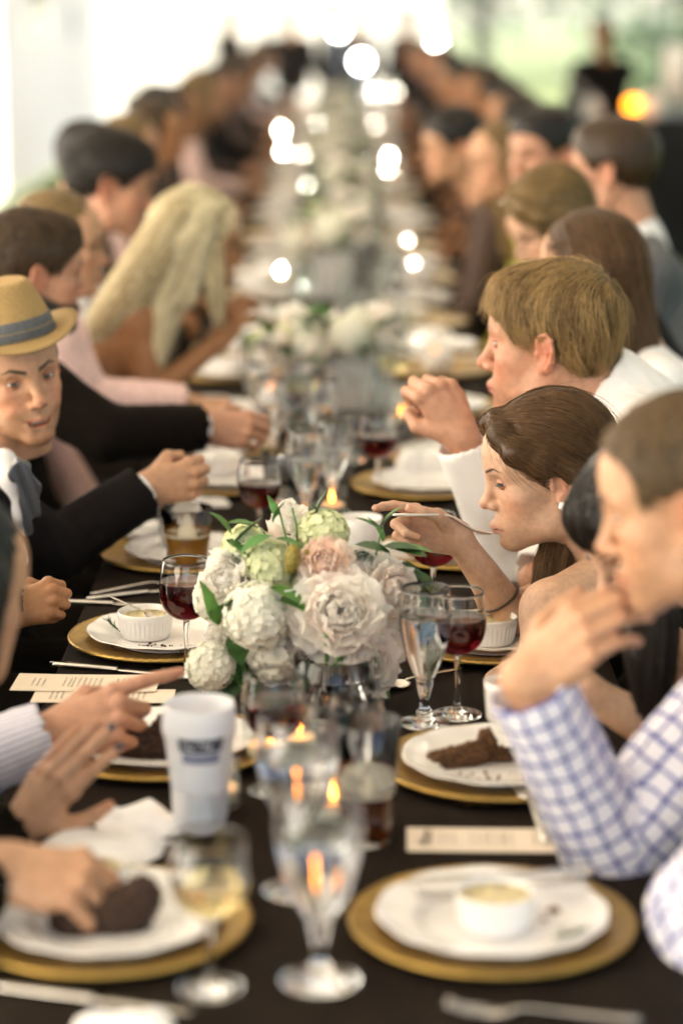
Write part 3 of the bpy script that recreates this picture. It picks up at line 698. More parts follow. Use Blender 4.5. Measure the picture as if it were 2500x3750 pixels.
        if low: g.el(N-sp*.02, (.30, .30, low), .02, True, None)
        else:
            nu = unit(c-N)
            if collar: g.rc(N-nu*.04, N+nu*.045, .074*scale, .069*scale, .03)
            g.rc(N+nu*(.055 if collar else .035), N+nu*.2, .056*scale if collar else neckopen, neckopen+.02, .008, True)
        v, ff = g.mesh(); nn = vnormals(v, ff)
        v = v+nn*(wob(v*np.array((1, 1, .6)), 26., 1)*wrinkle+wob(v, 60., 4)*wrinkle*.35)[:, None]
        at = None
        if pattern:
            segs = []
            for k in 'lr': segs += [(sh[k], A[k][0], 0.), (A[k][0], A[k][1], np.linalg.norm(sh[k]-A[k][0]))]
            segs += [(S, pelvis, 0.)]; best = np.full(len(v), 9.); pu = np.zeros(len(v)); pv = np.zeros(len(v))
            for si, (a, bb, o0) in enumerate(segs):
                ab = bb-a; L_ = np.linalg.norm(ab); ab = ab/L_; tr_ = (v-a) @ ab; t = np.clip(tr_, 0, L_); q = v-a-t[:, None]*ab; dd = np.linalg.norm(q, axis=1)-(.09 if si == 4 else 0)
                x = unit(np.cross(ab, (.3, .9, .1))); y = np.cross(ab, x); an = np.arctan2(q @ y, q @ x); m_ = dd < best
                best[m_] = dd[m_]; pu[m_] = (tr_+o0)[m_]; pv[m_] = (an*(.13 if si == 4 else .055))[m_]
            at = {'pu': pu, 'pv': pv}
        p.top = obj(tops or ('jacket' if suit else 'shirt'), mesh('shirt', v-loc, ff, attrs=at), M[top], body)
    if suit:
        g = Field(lo, hi, bh)
        for s in (1, -1):
            g.rc(S+lt*s*hw*.45+sp*.06, S+lt*s*hw*.42+sp*.22+fd*.015, .088*b*fr+.006, .098*b*fr+.006, .04); g.rc(S+lt*s*hw*.42+sp*.22, pelvis+lt*s*.085, .095*b*fr+.006, .115*b+.004, .04)
            g.rc(N, sh['l' if s > 0 else 'r'], .052*fr+.005, .045*fr, .04)
        nu = unit(c-N); g.rc(N-nu*.03, N+nu*.028, .068*scale, .066*scale, .02); g.rc(N+nu*.04+fd*.02, N+nu*.2, .058*scale, .08, .006, True); g.rc(N+nu*.03+fd*.07, N-nu*.03+fd*.10, .012, .004, .004, True)
        v, ff = g.mesh(); obj('shirt', mesh('shirt_front', v-loc, ff), M['white_shirt'], body)
        for k in 'lr':                       # a shirt cuff that shows beyond the sleeve
            e, wv, hd = A[k]
            if hd is None: continue
            u_ = unit(wv-e); vv, f2 = tube([wv-u_*.05, wv-u_*.012, wv+u_*.004], [.034*b, .033*b, .0325*b], 20); obj('cuff', mesh('cuff', vv-loc, f2), M['white_shirt'], body)
    p.fd, p.sp, p.lt = fd, sp, lt
    if legs:
        g = Field((min(pelvis[0], pelvis[0]+.6*dx)-.2, pelvis[1]-.35, -.02), (max(pelvis[0], pelvis[0]+.6*dx)+.2, pelvis[1]+.35, pelvis[2]+.2), .015)
        for s in (1, -1):
            y = s*.095*dx; hp = pelvis+np.array((0, y, -.0)); hp[2] = min(pelvis[2], .56); kn = np.array((pelvis[0]+.42*dx, pelvis[1]+y*1.3, .50)); an = np.array((pelvis[0]+.36*dx, pelvis[1]+y*1.3, .09))
            if legs == 'stand': hp = pelvis+np.array((0, y, -.02)); kn = np.array((pelvis[0]+.02*dx, pelvis[1]+y*1.1, .50)); an = np.array((pelvis[0]-.02*dx, pelvis[1]+y*1.2, .09))
            g.rc(hp, kn, .098*b, .068, .03); g.rc(kn, an, .066, .048, .02); g.rc(an+np.array((0, 0, -.045)), an+np.array((.14*dx, 0, -.055)), .042, .034, .02)
        v, ff = g.mesh(); obj('trousers' if not fem else 'skirt', mesh('legs', v-loc, ff), M['suit2'], body)
    if chair: make_chair((pelvis[0], pelvis[1], 0), 0 if dx > 0 else math.pi, chair)
    return p
_CH = {}
def make_chair(loc, rz, lab, group='dark chairs along the table'):
    if not _CH:
        _CH['m'] = mat('chair_black', (.02, .017, .015), .5)
        _CH['seat'] = mesh('seat', *box((0, 0, .44), (.40, .40, .025)), smooth=False); _CH['back'] = mesh('back', *box((-.215, 0, .72), (.018, .38, .12)), smooth=False); _CH['leg'] = mesh('leg', *tube([(0, 0, 0), (0, 0, .43)], .013, 8)); _CH['post'] = mesh('post', *tube([(0, 0, .43), (-.03, 0, .80)], .011, 8))
    t = thing('chair', loc, lab, 'chair', group, rz); t.location.x -= .02*math.cos(rz)
    obj('seat', _CH['seat'], _CH['m'], t); obj('backrest', _CH['back'], _CH['m'], t)
    for x in (-.18, .18):
        for y in (-.18, .18): obj('leg', _CH['leg'], _CH['m'], t, loc=(x, y, 0))
    for y in (-.185, .185): obj('post', _CH['post'], _CH['m'], t, loc=(-.18, y, 0))
    return t

# ------------------------------------------------------------------ setting: lawn, tent, trees, bar
def noise_ground():
    xs = np.concatenate([np.linspace(-120, -8, 20), np.linspace(-7, 7, 29), np.linspace(8, 120, 20)]); ys = np.concatenate([np.linspace(-30, 0, 8), np.linspace(1, 40, 60), np.linspace(45, 200, 20)])
    Xg, Yg = np.meshgrid(xs, ys, indexing='ij'); V = np.stack([Xg.ravel(), Yg.ravel(), .02*wob(np.stack([Xg.ravel(), Yg.ravel(), 0*Xg.ravel()], 1), .5)-.02], 1)
    return V, grid_faces(len(xs), len(ys))[:, ::-1]
M['grass'] = mat('lawn_grass', (.075, .11, .018), .9, var=.45, vscale=3, bump=.8, bscale=60)
gv, gf = noise_ground()
tag(obj('lawn', mesh('lawn', gv, gf), M['grass']), kind='structure')
nb = 26000                                                    # blades of the lawn that shows between the guests and the bar
bx_ = rng.uniform(.9, 6, nb); by_ = rng.uniform(5, 20, nb); an = rng.uniform(0, 6.28, nb); hh_ = rng.uniform(.03, .07, nb)
dx_ = np.cos(an)*.006; dy_ = np.sin(an)*.006; lx = rng.normal(scale=.02, size=nb); ly = rng.normal(scale=.02, size=nb); z0 = np.zeros(nb)-.03
gvv = np.stack([np.stack([bx_-dx_, by_-dy_, z0], 1), np.stack([bx_+dx_, by_+dy_, z0], 1), np.stack([bx_+lx, by_+ly, hh_], 1)], 1).reshape(-1, 3)
tag(obj('grass', mesh('grass', gvv, np.arange(nb*3).reshape(-1, 3), smooth=False), M['grass']), kind='stuff')

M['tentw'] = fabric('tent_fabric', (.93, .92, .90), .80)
M['tentw2'] = fabric('tent_fabric_shaded', (.66, .68, .73), .085)  # same wall cloth; shade is put into its colour and low translucency
M['tentw3'] = fabric('tent_fabric_dimmed', (.84, .83, .80), .42)  # same cloth again, less translucent to dim the far half
M['tentroof'] = fabric('tent_roof_fabric', (.74, .68, .60), .12)
M['pole'] = mat('white_pole', (.34, .37, .44), .4)
M['strap'] = mat('blue_strap', (.10, .16, .26), .7)
XL, XR_, Y0, Y1 = -3.1, 4.6, -3.5, 31.0
# canopy: ridge along the table, eaves at 2.5 m
roof = thing('tent_canopy', (0, 14, 2.5), 'white fabric tent canopy spread over the whole table', 'tent')
ys = np.linspace(Y0-14, Y1-14, 45); xs = np.linspace(XL, XR_, 25); V = []
for y in ys:
    for x in xs: q = (x-XL)/(XR_-XL); V.append((x, y, .85+1.5*(1-abs(2*q-1))**.9-.10*math.sin(q*math.pi)*abs(math.sin(y*.52))))
obj('canopy_fabric', mesh('canopy', np.array(V), grid_faces(len(ys), len(xs))), M['tentroof'], roof)
for k, y in enumerate(np.arange(3.4, Y1, 6.0)):
    for x, nm in ((XL-.05, 'left'), (XR_-.15, 'right')):
        if x > 0 and y < 23: continue
        po = thing('tent_pole', (x, y, 0), ('pale tent pole by the white side wall, %s from the near end' % ORD[k]) if x < 0 else ('pale tent pole on the open lawn side, behind the bar' if y < 26 else 'pale tent pole at the far corner of the open lawn side'), 'tent pole', 'poles holding up the tent')
        v, f_ = tube([(0, 0, -.02), (0, 0, 3.36)], .045, 14); obj('post', mesh('post', v, f_), M['pole'], po)
        v, f_ = lathe([(0, -.02), (.12, -.02), (.12, .01), (.05, .02), (.05, .06), (0, .06)], 20); obj('foot_plate', mesh('foot', v, f_), M['pole'], po)
        v, f_ = tube([(.04, -.06, 1.35), (.06, -.06, 1.42), (.06, -.06, 1.72), (.04, -.06, 1.78)], .035, 8); obj('strap', mesh('strap', v, f_), M['strap'], po)
# side wall on the left: fabric panels between the poles, with a gap where the garden shows
def panel(y0, y1, label, x=XL, far=False, H=3.47, m='tentw'):
    n = 60; ys = np.linspace(0, y1-y0, n); zs = np.linspace(.02, H, 14); V = []
    for y in ys:
        for z in zs:
            o = .035*math.sin(y*7.5+.5*math.sin(y*2.1))*(1-.3*z/2.5)
            V.append((o, y, z) if not far else (y, o, z))
    t = obj('tent_wall', mesh('tent_wall', np.array(V), grid_faces(n, 14)), M[m], loc=(x, y0, 0) if not far else (y0, x, 0))
    return tag(t, label, 'tent wall', 'white side walls of the tent')
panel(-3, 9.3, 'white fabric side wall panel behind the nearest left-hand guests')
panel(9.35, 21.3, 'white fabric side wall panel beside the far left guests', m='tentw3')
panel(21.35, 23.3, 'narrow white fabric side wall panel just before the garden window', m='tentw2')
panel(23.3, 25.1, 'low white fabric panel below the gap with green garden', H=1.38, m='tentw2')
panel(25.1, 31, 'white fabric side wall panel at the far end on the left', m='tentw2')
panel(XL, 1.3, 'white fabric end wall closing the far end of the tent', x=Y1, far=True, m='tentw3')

def crown(n, r, c, size, seed):
    g = np.random.default_rng(seed); cl = g.normal(size=(26, 3)); cl = cl/np.linalg.norm(cl, axis=1)[:, None]*g.uniform(.45, 1, (26, 1))*np.array(r)
    i = g.integers(0, 26, n); p = cl[i]+g.normal(scale=.23, size=(n, 3))*np.array(r)*.9
    a = norm_rows(g.normal(size=(n, 3))); b = norm_rows(np.cross(a, g.normal(size=(n, 3)))); s = g.uniform(.6, 1.3, (n, 1))*size
    V = np.stack([p-a*s, p+b*s*.5, p+a*s, p-b*s*.5], 1).reshape(-1, 3)+np.array(c)
    return V, np.arange(n*4).reshape(-1, 4)
M['tree_leaf'] = mat('tree_leaves', (.085, .16, .075), .6, var=.35, vscale=.9)
M['tree_leaf2'] = mat('tree_leaves_pale', (.13, .22, .11), .6, var=.35, vscale=.9)
M['bark'] = mat('bark', (.10, .075, .05), .9, var=.4, vscale=8, bump=.8, bscale=30)
TREES = [(6.5, 44, 3.6, 0, 'broad green tree behind the bar, nearest the far tent corner'), (11.5, 40, 4.4, 1, 'tall pale green tree behind the bar at the right edge'), (9.2, 56, 5.2, 0, 'large darker tree standing back between two paler trees'), (3.6, 60, 4.2, 1, 'pale tree beyond the far end of the tent'), (16, 58, 6, 0, 'wide tree at the back of the lawn on the right'), (-8.6, 58, 4.2, 0, 'green tree outside the gap in the white side wall'), (-12.5, 70, 5.0, 1, 'green tree further out beyond the gap in the side wall'), (10.5, 3, 3.4, 0, 'unseen leafy tree added to darken the open lawn side, level with the nearest guests'), (10.2, 9.5, 3.6, 0, 'unseen leafy tree added to darken the open lawn side, level with the middle guests'), (11.5, 16.5, 3.6, 0, 'unseen leafy tree added to darken the open lawn side, level with the bar')]  # the last three are unseen, added to hold back sky light
for i, (x, y, r, k, lab) in enumerate(TREES):
    t = thing('tree', (x, y, 0), lab, 'tree', 'trees around the tent', rz=i)
    parts = [tube([(0, 0, -.1), (.05, .02, r*.5), (.0, .1, r*1.1), (.1, 0, r*1.6)], [.28, .2, .14, .06], 10)]
    for j in range(6):
        a = j*1.05+i; parts.append(tube([(0, .05, r*(.45+.12*j)), (math.cos(a)*r*.3, math.sin(a)*r*.3, r*(.75+.12*j)), (math.cos(a)*r*.6, math.sin(a)*r*.6, r*(.95+.12*j))], [.11, .07, .03], 6))
    obj('trunk', mesh('trunk', *join(parts)), M['bark'], t)
    v, f_ = crown(5200, (r, r, r*.95), (0, 0, r*1.25), .16, 40+i); tag(obj('crown', mesh('crown', v, f_, smooth=False), M['tree_leaf2' if k else 'tree_leaf'], t), kind='stuff')
for i, (x, y, s) in enumerate([(7.5, 34, 1.1), (10.5, 35, 1.4), (13.5, 33, 1.2), (5.2, 36, 1.0)]):
    t = thing('shrub', (x, y, 0), ['rounded shrub on the lawn behind the dark bar', 'taller shrub on the lawn at the foot of the pale tree', 'shrub at the far right end of the lawn', 'small shrub near the far tent corner'][i], 'shrub', 'shrubs on the lawn')
    v, f_ = crown(1800, (1.5*s, 1.2*s, .8*s), (0, 0, .8*s), .10, 70+i); tag(obj('foliage', mesh('foliage', v, f_, smooth=False), M['tree_leaf'], t), kind='stuff')
    v, f_ = tube([(0, 0, -.05), (.03, 0, .5*s), (.1, .05, 1.0*s)], [.06, .05, .02], 7); obj('stem', mesh('stem', v, f_), M['bark'], t)

# bar under a black cloth, on the right
M['blackcloth'] = mat('black_bar_cloth', (.010, .0075, .006), .85)
bar = thing('bar_table', (3.2, 16.7, 0), 'long bar table hidden under a floor-length black cloth', 'bar table')
v, f_ = box((0, 0, .95), (3.9, .8, .04)); obj('tabletop', mesh('top', v, f_, smooth=False), M['wood'], bar)
for sx in (-1.85, 1.85):
    for sy in (-.32, .32): v, f_ = box((sx, sy, .46), (.05, .05, .92)); obj('leg', mesh('leg', v, f_, smooth=False), M['dark_metal'], bar)
per = []; Lx, Ly = 2.0, .43; n = 240
for i in range(n):
    t = i/n*2*(2*Lx+2*Ly); 
    if t < 2*Lx: q = (-Lx+t, -Ly)
    elif t < 2*Lx+2*Ly: q = (Lx, -Ly+t-2*Lx)
    elif t < 4*Lx+2*Ly: q = (Lx-(t-2*Lx-2*Ly), Ly)
    else: q = (-Lx, Ly-(t-4*Lx-2*Ly))
    per.append(q)
V = []
for k, z in enumerate((.985, .985, .95, .6, .3, .015)):
    for i, (x, y) in enumerate(per):
        s = (.0 if k == 0 else .97 if k == 1 else 1+.02*(k-1)/4*(1+1.2*math.sin(i*.9)+.6*math.sin(i*2.3)))
        V.append((x*s, y*s, z))
tag(obj('bar_cloth', mesh('bar_cloth', np.array(V), grid_faces(6, n, True)), M['blackcloth'], loc=(3.2, 16.7, 0)), 'black floor-length cloth draped over the bar table', 'tablecloth')
M['lampshade'] = mat('white_shade', (.85, .84, .82), .7)
ds = thing('drink_dispenser', P(2492, 440, 16.7)*np.array((1, 1, 0))+np.array((0, 0, .99)), 'tall white cylinder lamp standing on the dark bar', 'lamp')
v, f_ = lathe([(0, .0), (.12, 0), (.13, .02), (.12, .05), (.03, .06), (.03, .10), (0, .1)], 28); obj('base', mesh('b', v, f_), M['pole'], ds)
v, f_ = lathe([(0, .10), (.13, .10), (.13, .50), (.125, .505), (0, .505)], 32); obj('shade', mesh('s', v, f_), M['lampshade'], ds)
ds.name = 'table_lamp'
def bar_glass(u, lab, r, h, m):
    t = thing('glass_jar', (P(u, 440, 16.6)[0], 16.6, .99), lab, 'jar', 'glass jars on the bar')
    v, f_ = lathe(smooth_prof([(0, 0), (r*.8, 0), (r, .02), (r, h*.7), (r*.6, h*.9), (r*.6, h)], 4), 24); obj('body', mesh('j', v, f_), M[m], t)
    v, f_ = ball((0, 0, h+.012), (r*.6, r*.6, .018), 6); obj('lid', mesh('l', v, f_), M['steel'], t)
bar_glass(2075, 'short clear glass jar with bright lid on the bar', .07, .16, 'thin')
bar_glass(2110, 'tall clear glass jar in the middle of the bar', .06, .22, 'thin')
bar_glass(2165, 'small white jar on the bar beside the standing barman', .06, .13, 'lampshade')
bar_glass(2390, 'pale jar on the bar next to the white lamp', .07, .17, 'lampshade')

# an amber lamp on the bar; globes added to make bright discs beyond the table
M['amber_glow'] = emit('amber_glow', (1, .27, .01), 2.2); M['globe_glow'] = emit('globe_glow', (1, .95, .88), 14)
am = thing('amber_lamp', (P(2315, 440, 16.45)[0], 16.45, .99), 'small glowing amber lamp on the dark bar', 'lamp')
v, f_ = lathe([(0, 0), (.05, 0), (.05, .015), (.02, .02), (.02, .05), (0, .05)], 24); obj('base', mesh('ab', v, f_), M['dark_metal'], am)
v, f_ = lathe(smooth_prof([(0, .05), (.035, .055), (.05, .09), (.035, .13), (0, .14)], 4), 24); obj('shade', mesh('as', v, f_), M['amber_glow'], am)
for (u, v_, Yv, r_, lab) in ((985, 215, 25.5, .062, 'added white glowing globe beyond the table end, leftmost of the four'), (1240, 105, 26.0, .062, 'added white glowing globe beyond the table end, above the middle of the table'), (1322, 225, 25.2, .062, 'added white glowing globe beyond the table end, lowest of the four'), (1600, 165, 25.0, .055, 'added white glowing globe beyond the table end, rightmost of the four')):
    q = P(u, v_, Yv); t = thing('added_globe', (q[0], q[1], 0), lab, 'lamp', 'added white glowing globes beyond the table')
    v, f_ = lathe([(0, -.02), (.12, -.02), (.12, .012), (.02, .02), (0, .02)], 20); obj('foot_plate', mesh('gf', v, f_), M['pole'], t)
    v, f_ = tube([(0, 0, 0), (0, 0, q[2]-r_)], .012, 8); obj('stand', mesh('gs', v, f_), M['pole'], t)
    v, f_ = ball((0, 0, q[2]), (r_,)*3, 10); obj('globe', mesh('gg', v, f_), M['globe_glow'], t)

# ------------------------------------------------------------------ the long table and its cloth
TL, TR, TY0, TY1 = -.455, .435, 1.35, 24.3
tb = thing('banquet_table', (0, (TY0+TY1)/2, 0), 'very long banquet table running away under a black cloth', 'table')
v, f_ = box((-.01, 0, TZ-.03), (TR-TL-.03, TY1-TY0-.04, .04)); obj('tabletop', mesh('tt', v, f_, smooth=False), M['wood'], tb)
lv, lf = box((0, 0, .355), (.05, .05, .71)); lm = mesh('leg', lv, lf, smooth=False)
for y in np.arange(TY0+.2, TY1, 2.4):
    for x in (TL+.1, TR-.1): obj('leg', lm, M['dark_metal'], tb, loc=(x, y-(TY0+TY1)/2, 0))
ys = np.arange(TY0, TY1+.04, .04); cs = []
prof = [(-.5, -.40, 1), (-.48, -.27, 1), (-.465, -.13, 1), (-.458, -.035, .5), (-.4545, -.008, 0), (-.447, 0, 0), (-.30, 0, 0), (-.15, 0, 0), (0, 0, 0), (.15, 0, 0), (.30, 0, 0), (.427, 0, 0), (.4345, -.008, 0), (.438, -.035, .5), (.445, -.13, 1), (.46, -.27, 1), (.48, -.40, 1)]
V = []
for y in ys:
    for j, (x, z, k) in enumerate(prof):
        o = k*.022*(math.sin(y*9+1.3*math.sin(y*2.3))+.5*math.sin(y*21))*min(1, -z/.25)
        cr = (.0016*math.exp(-((x-.02)/.006)**2)+.0016*math.exp(-(((y+.4) % 1.3-.65)/.006)**2)+.0008*math.sin(x*17+y*5)*math.sin(y*3.1+x*4)) if j in range(5, 12) else 0
        V.append((x+(o if x > 0 else -o), y, TZ+z+min(cr, .0011)-.0004))
tag(obj('tablecloth', mesh('tablecloth', np.array(V), grid_faces(len(ys), len(prof))), M['cloth']), 'black cloth covering the whole long banquet table', 'tablecloth')

# pale air: far things fade
hz = bpy.data.materials.new('pale_air'); hz.use_nodes = True; n, l = nodes(hz); n.remove(n['Principled BSDF'])
pv = n.new('ShaderNodeVolumePrincipled'); pv.inputs['Color'].default_value = (.92, .96, .94, 1); pv.inputs['Density'].default_value = .0018; pv.inputs['Anisotropy'].default_value = .2
l.new(pv.outputs[0], n['Material Output'].inputs['Volume'])
v, f_ = box((0, 85, 7.4), (260, 250, 17.0)); tag(obj('haze', mesh('haze', v, f_, smooth=False), hz), kind='stuff')

# ------------------------------------------------------------------ tableware
def charger_me():
    def w_(r, z, a, k): return r, z+np.where(k == 6, .0014*np.maximum(0, np.sin(a*62)), 0)+np.where(k == 7, .0010*np.maximum(0, np.sin(a*62)), 0)
    v, f = lathe([(0, .002), (.085, .002), (.10, .004), (.118, .0095), (.150, .0125), (.157, .0135), (.1605, .0150), (.1635, .0145), (.165, .012), (.164, .0095), (.118, .0055), (.10, .0005), (0, .0005)], 248, w_)
    return mesh('charger', v, f)
def plate_me(R_=.132):
    def w_(r, z, a, k): q = np.clip((r-.088)/(R_-.088), 0, 1); return r+q*.0022*np.abs(np.sin(a*6))-q*.001, z+q*.0008*np.sin(a*12)
    pr = smooth_prof([(0, .0045), (.07, .0045), (.080, .006), (.088, .012), (.097, .0145), (.118, .018), (R_-.003, .0215), (R_, .0215), (R_-.002, .0190), (.10, .0115), (.084, .003), (.078, .0), (0, .0)], 4)
    v, f = lathe(pr, 96, w_); return mesh('plate', v, f)
def ramekin_me():
    def w_(r, z, a, k): q = np.exp(-((z-.021)/.0135)**4)*(r > .038); return r-q*.0019*(np.cos(a*34)*.5+.5), z
    pr = [(0, .0), (.036, .0), (.0385, .001), (.0405, .004), (.0412, .007), (.0425, .012), (.0434, .02), (.0444, .028), (.0449, .0315), (.0460, .0335), (.0466, .038), (.0462, .0435), (.0446, .0445), (.0430, .0430), (.0418, .03), (.039, .008), (.036, .0055), (0, .0055)]
    v, f = lathe(pr, 204, w_); return mesh('ramekin', v, f)
ME = {'charger': charger_me(), 'plate': plate_me(), 'ramekin': ramekin_me(), 'plate_s': plate_me(.118)}
ME['charger'].materials.append(M['gold']); ME['ramekin'].materials.append(M['china']); ME['plate'].materials.append(M['china']); ME['plate_s'].materials.append(M['china'])
CH, PL = .0125, .0045                      # heights: plate stands in the charger well, things stand on the plate
def charger(x, y, lab, grp='gold charger plates along the table'): return tag(obj('charger_plate', ME['charger'], loc=(x, y, TZ+.0015), rot=(0, 0, random.random()*6)), lab, 'charger plate', grp)
def plate(x, y, lab, s='plate'): return tag(obj('dinner_plate', ME[s], loc=(x, y, TZ+.0045), rot=(0, 0, random.random()*6)), lab, 'plate', 'white plates on the gold chargers')
PT = TZ+.0095                              # top of a plate's well
def ramekin(x, y, lab, z=PT, fill=.028, spoon=True, rz=0.):
    t = thing('ramekin', (x, y, z), lab, 'ramekin', 'white ramekins', rz)
    obj('dish', ME['ramekin'], None, t)
    v, f = lathe([(0, fill), (.02, fill+.001), (.034, fill-.002), (.0413, fill+.005), (.0413, fill-.012), (0, fill-.012)], 40); v[:, 2] += np.where(np.hypot(v[:, 0], v[:, 1]) < .036, wob(v, 120)*.0025, 0)
    obj('custard', mesh('custard', v, f), M['custard'], t); return t
def glass_prof(o, th=.0012, base=True):
    """outer profile -> closed wall with an inner face down to the given index"""
    return o
def stem_glass(name, loc, lab, h=.165, rb=.036, rr=.031, hb=.080, stem=.0042, rf=.034, fill=.55, liquid='red_wine', cat='wine glass', grp='red wine glasses', facet=False, th=.0011):
    """stemmed glass: foot, stem, bowl (outer and inner face in one closed mesh) and the drink inside"""
    zb = h-hb
    bowl = [(stem*1.5, zb), (rb*.55, zb+hb*.07), (rb*.87, zb+hb*.22), (rb, zb+hb*.46), (rb*.97, zb+hb*.72), (rr, h)] if not facet else \
           [(stem*1.9, zb), (rb*.50, zb+hb*.12), (rb*.78, zb+hb*.32), (rb*.96, zb+hb*.56), (rb, zb+hb*.72), (rr, h)]
    bo = smooth_prof(bowl, 6)
    if not facet: lower = smooth_prof([(rf, .0015), (rf*.96, .0032), (rf*.5, .0055), (stem*1.6, .012), (stem, .03), (stem*.95, zb*.6), (stem*1.25, zb-.004), (stem*1.5, zb)], 4)[:-1]
    else: lower = smooth_prof([(rf, .002), (rf*.97, .0045), (rf*.55, .0075), (stem*1.7, .012), (stem*2.1, .019), (stem*1.25, .026), (stem*1.2, .040), (stem*1.9, zb-.006), (stem*1.9, zb)], 4)[:-1]
    inner = bo[::-1].copy(); inner = inner[inner[:, 1] > zb+.004]; inner[:, 0] = np.maximum(inner[:, 0]-th, 0); inner[0, 1] -= .0003
    pr = np.vstack([[(0, .0)], [(rf*.9, 0)], lower, bo, inner, [(0, zb+.0045)]])
    def w_(r, z, a, k):
        if not facet: return r, z
        q = np.clip(1-np.abs(z-(zb*.62))/(zb*.45), 0, 1); return r*(1-.10*q*np.abs(np.sin(a*3))), z
    v, f = lathe(pr, 56, w_)
    t = tag(obj(name, mesh(name, v, f), M['glass'], loc=loc), lab, cat, grp)
    if liquid and fill > 0:
        zi = zb+.0045; zt = zi+(h-zi)*fill; q = bo[(bo[:, 1] > zi+.001) & (bo[:, 1] < zt)]; rt = np.interp(zt, bo[:, 1], bo[:, 0])
        lp = np.vstack([[(0, zi-.0006)], q-np.array((th*.55, 0)), [(rt-th*.55, zt+.0006)], [(rt-th-.0015, zt)], [(0, zt-.0004)]])
        v, f = lathe(lp, 56); obj('drink', mesh('drink', v, f), M[liquid], t)
    return t
def tumbler(name, loc, lab, h=.115, r0=.031, r1=.041, fill=.45, liquid='beer', foam=True, cat='glass', grp='straight-sided glasses', th=.0022, m='glass'):
    pr = np.vstack([[(0, 0)], [(r0-.002, 0)], [(r0, .003)], [(r0+(r1-r0)*.5, h*.5)], [(r1, h-.001)], [(r1-th*.5, h)], [(r1-th, h-.001)], [(r0-th, .009)], [(r0-th-.004, .007)], [(0, .007)]])
    v, f = lathe(pr, 56); t = tag(obj(name, mesh(name, v, f), M[m], loc=loc), lab, cat, grp)
    if fill:
        zt = .007+(h-.007)*fill; rt = np.interp(zt, [0, h], [r0, r1])-th*.55
        v, f = lathe([(0, .0065), (r0-th*.6-.003, .0065), (r0-th*.55, .0095), (rt, zt), (0, zt)], 56); obj('drink', mesh('drink', v, f), M[liquid], t)
        if foam: v, f = lathe([(0, zt+.0006), (rt-.0004, zt+.0006), (rt+.0002, zt+.004), (rt*.8, zt+.003), (0, zt+.003)], 40); obj('foam', mesh('foam', v, f), M['foam'], t)
    return t
def strip(path, wid, thk):                # a bar following a path in the x-z plane, width along y
    V = []; m = len(path)
    for (x, z), w2 in zip(path, wid):
        for sy, sz in ((-1, -1), (1, -1), (1, 1), (-1, 1)): V.append((x, sy*w2, z+sz*thk))
    F = [(i*4+j, i*4+(j+1) % 4, i*4+4+(j+1) % 4, i*4+4+j) for i in range(m-1) for j in range(4)]
    F += [(3, 2, 1, 0), tuple((m-1)*4+j for j in range(4))]
    return np.array(V), F
def sub_bevel(o, w=.0006, n=2):
    b = o.modifiers.new('bevel', 'BEVEL'); b.width = w; b.segments = n; b.limit_method = 'ANGLE'; return o
def cutlery(kind, loc, rz, lab, rot=None, s=1.):
    t = thing(kind, loc, lab, kind, 'cutlery', rz)
    if rot is not None: t.rotation_euler = rot
    hp = smooth_prof([(-.105, .002), (-.06, .004), (0, .007), (.02, .0068)], 5); hw = np.interp(hp[:, 0], [-.105, -.098, -.05, 0, .02], [.004, .0075, .0052, .0028, .0026])
    if kind == 'knife':
        hp = smooth_prof([(-.105, .004), (-.06, .004), (0, .004), (.01, .004)], 5); hw = np.interp(hp[:, 0], [-.105, -.1, -.05, 0, .01], [.0055, .0075, .0065, .005, .0045])
        obj('handle', mesh('handle', *strip(hp, hw, .0034)), M['steel'], t)
        bp = smooth_prof([(.009, .004), (.03, .004), (.08, .004), (.115, .004), (.122, .004)], 4); obj('blade', mesh('blade', *strip(bp, np.interp(bp[:, 0], [.009, .02, .09, .115, .122], [.0045, .008, .0085, .005, .001]), .0007)), M['steel'], t)
    else:
        obj('handle', mesh('handle', *strip(hp, hw, .0013)), M['steel'], t)
        if kind == 'fork':
            parts = [strip(smooth_prof([(.019, .0068), (.03, .004), (.045, .001), (.055, .001)], 4), [.0028, .003, .004, .006, .008, .010, .0112, .0118, .012, .012, .012, .012, .012][:13], .0011)]
            for i in range(4): parts.append([q if j else q+np.array((0, (i-1.5)*.0066, 0)) for j, q in enumerate(strip(smooth_prof([(.054, .001), (.08, .003), (.098, .009)], 4), np.linspace(.0021, .0012, 9), .0009))])
            obj('head', mesh('head', *join(parts)), M['steel'], t)
        else:
            n, m_ = 9, 13; V = []
            for i in range(n):
                for j in range(m_):
                    a = (i/(n-1)*2-1); b = (j/(m_-1)*2-1); x = .046+.029*a; wy = .0195*math.sqrt(max(0, 1-a*a))*(1-.12*a); V.append((x, wy*b, .006-.0085*(1-a*a)*(1-.8*b*b)))
            V = np.array(V); V2 = V+np.array((0, 0, -.0012)); F = [tuple(q) for q in grid_faces(n, m_)]; F2 = [tuple(i+len(V) for i in q[::-1]) for q in F]
            obj('bowl', mesh('bowl', np.vstack([V, V2]), F+F2), M['steel'], t)
    return t
def glyph_line(x0, x1, y, h, g, m_):      # a run of small letter-like strokes: print too small to read in the photograph
    parts = []; x = x0
    while x < x1:
        wl = g.integers(2, 6)
        for _ in range(wl):
            k = g.random(); wd = h*g.uniform(.35, .6)
            parts.append(box((x+wd*.15, y, .0009), (h*.13, h*(1.0 if k > .6 else .62), .00012)))
            parts.append(box((x+wd*.5, y+(h*.25 if k > .5 else -h*.25), .0009), (wd*.55, h*.12, .00012)))
            x += wd*1.25
            if x > x1: break
        x += h*.55
    return parts
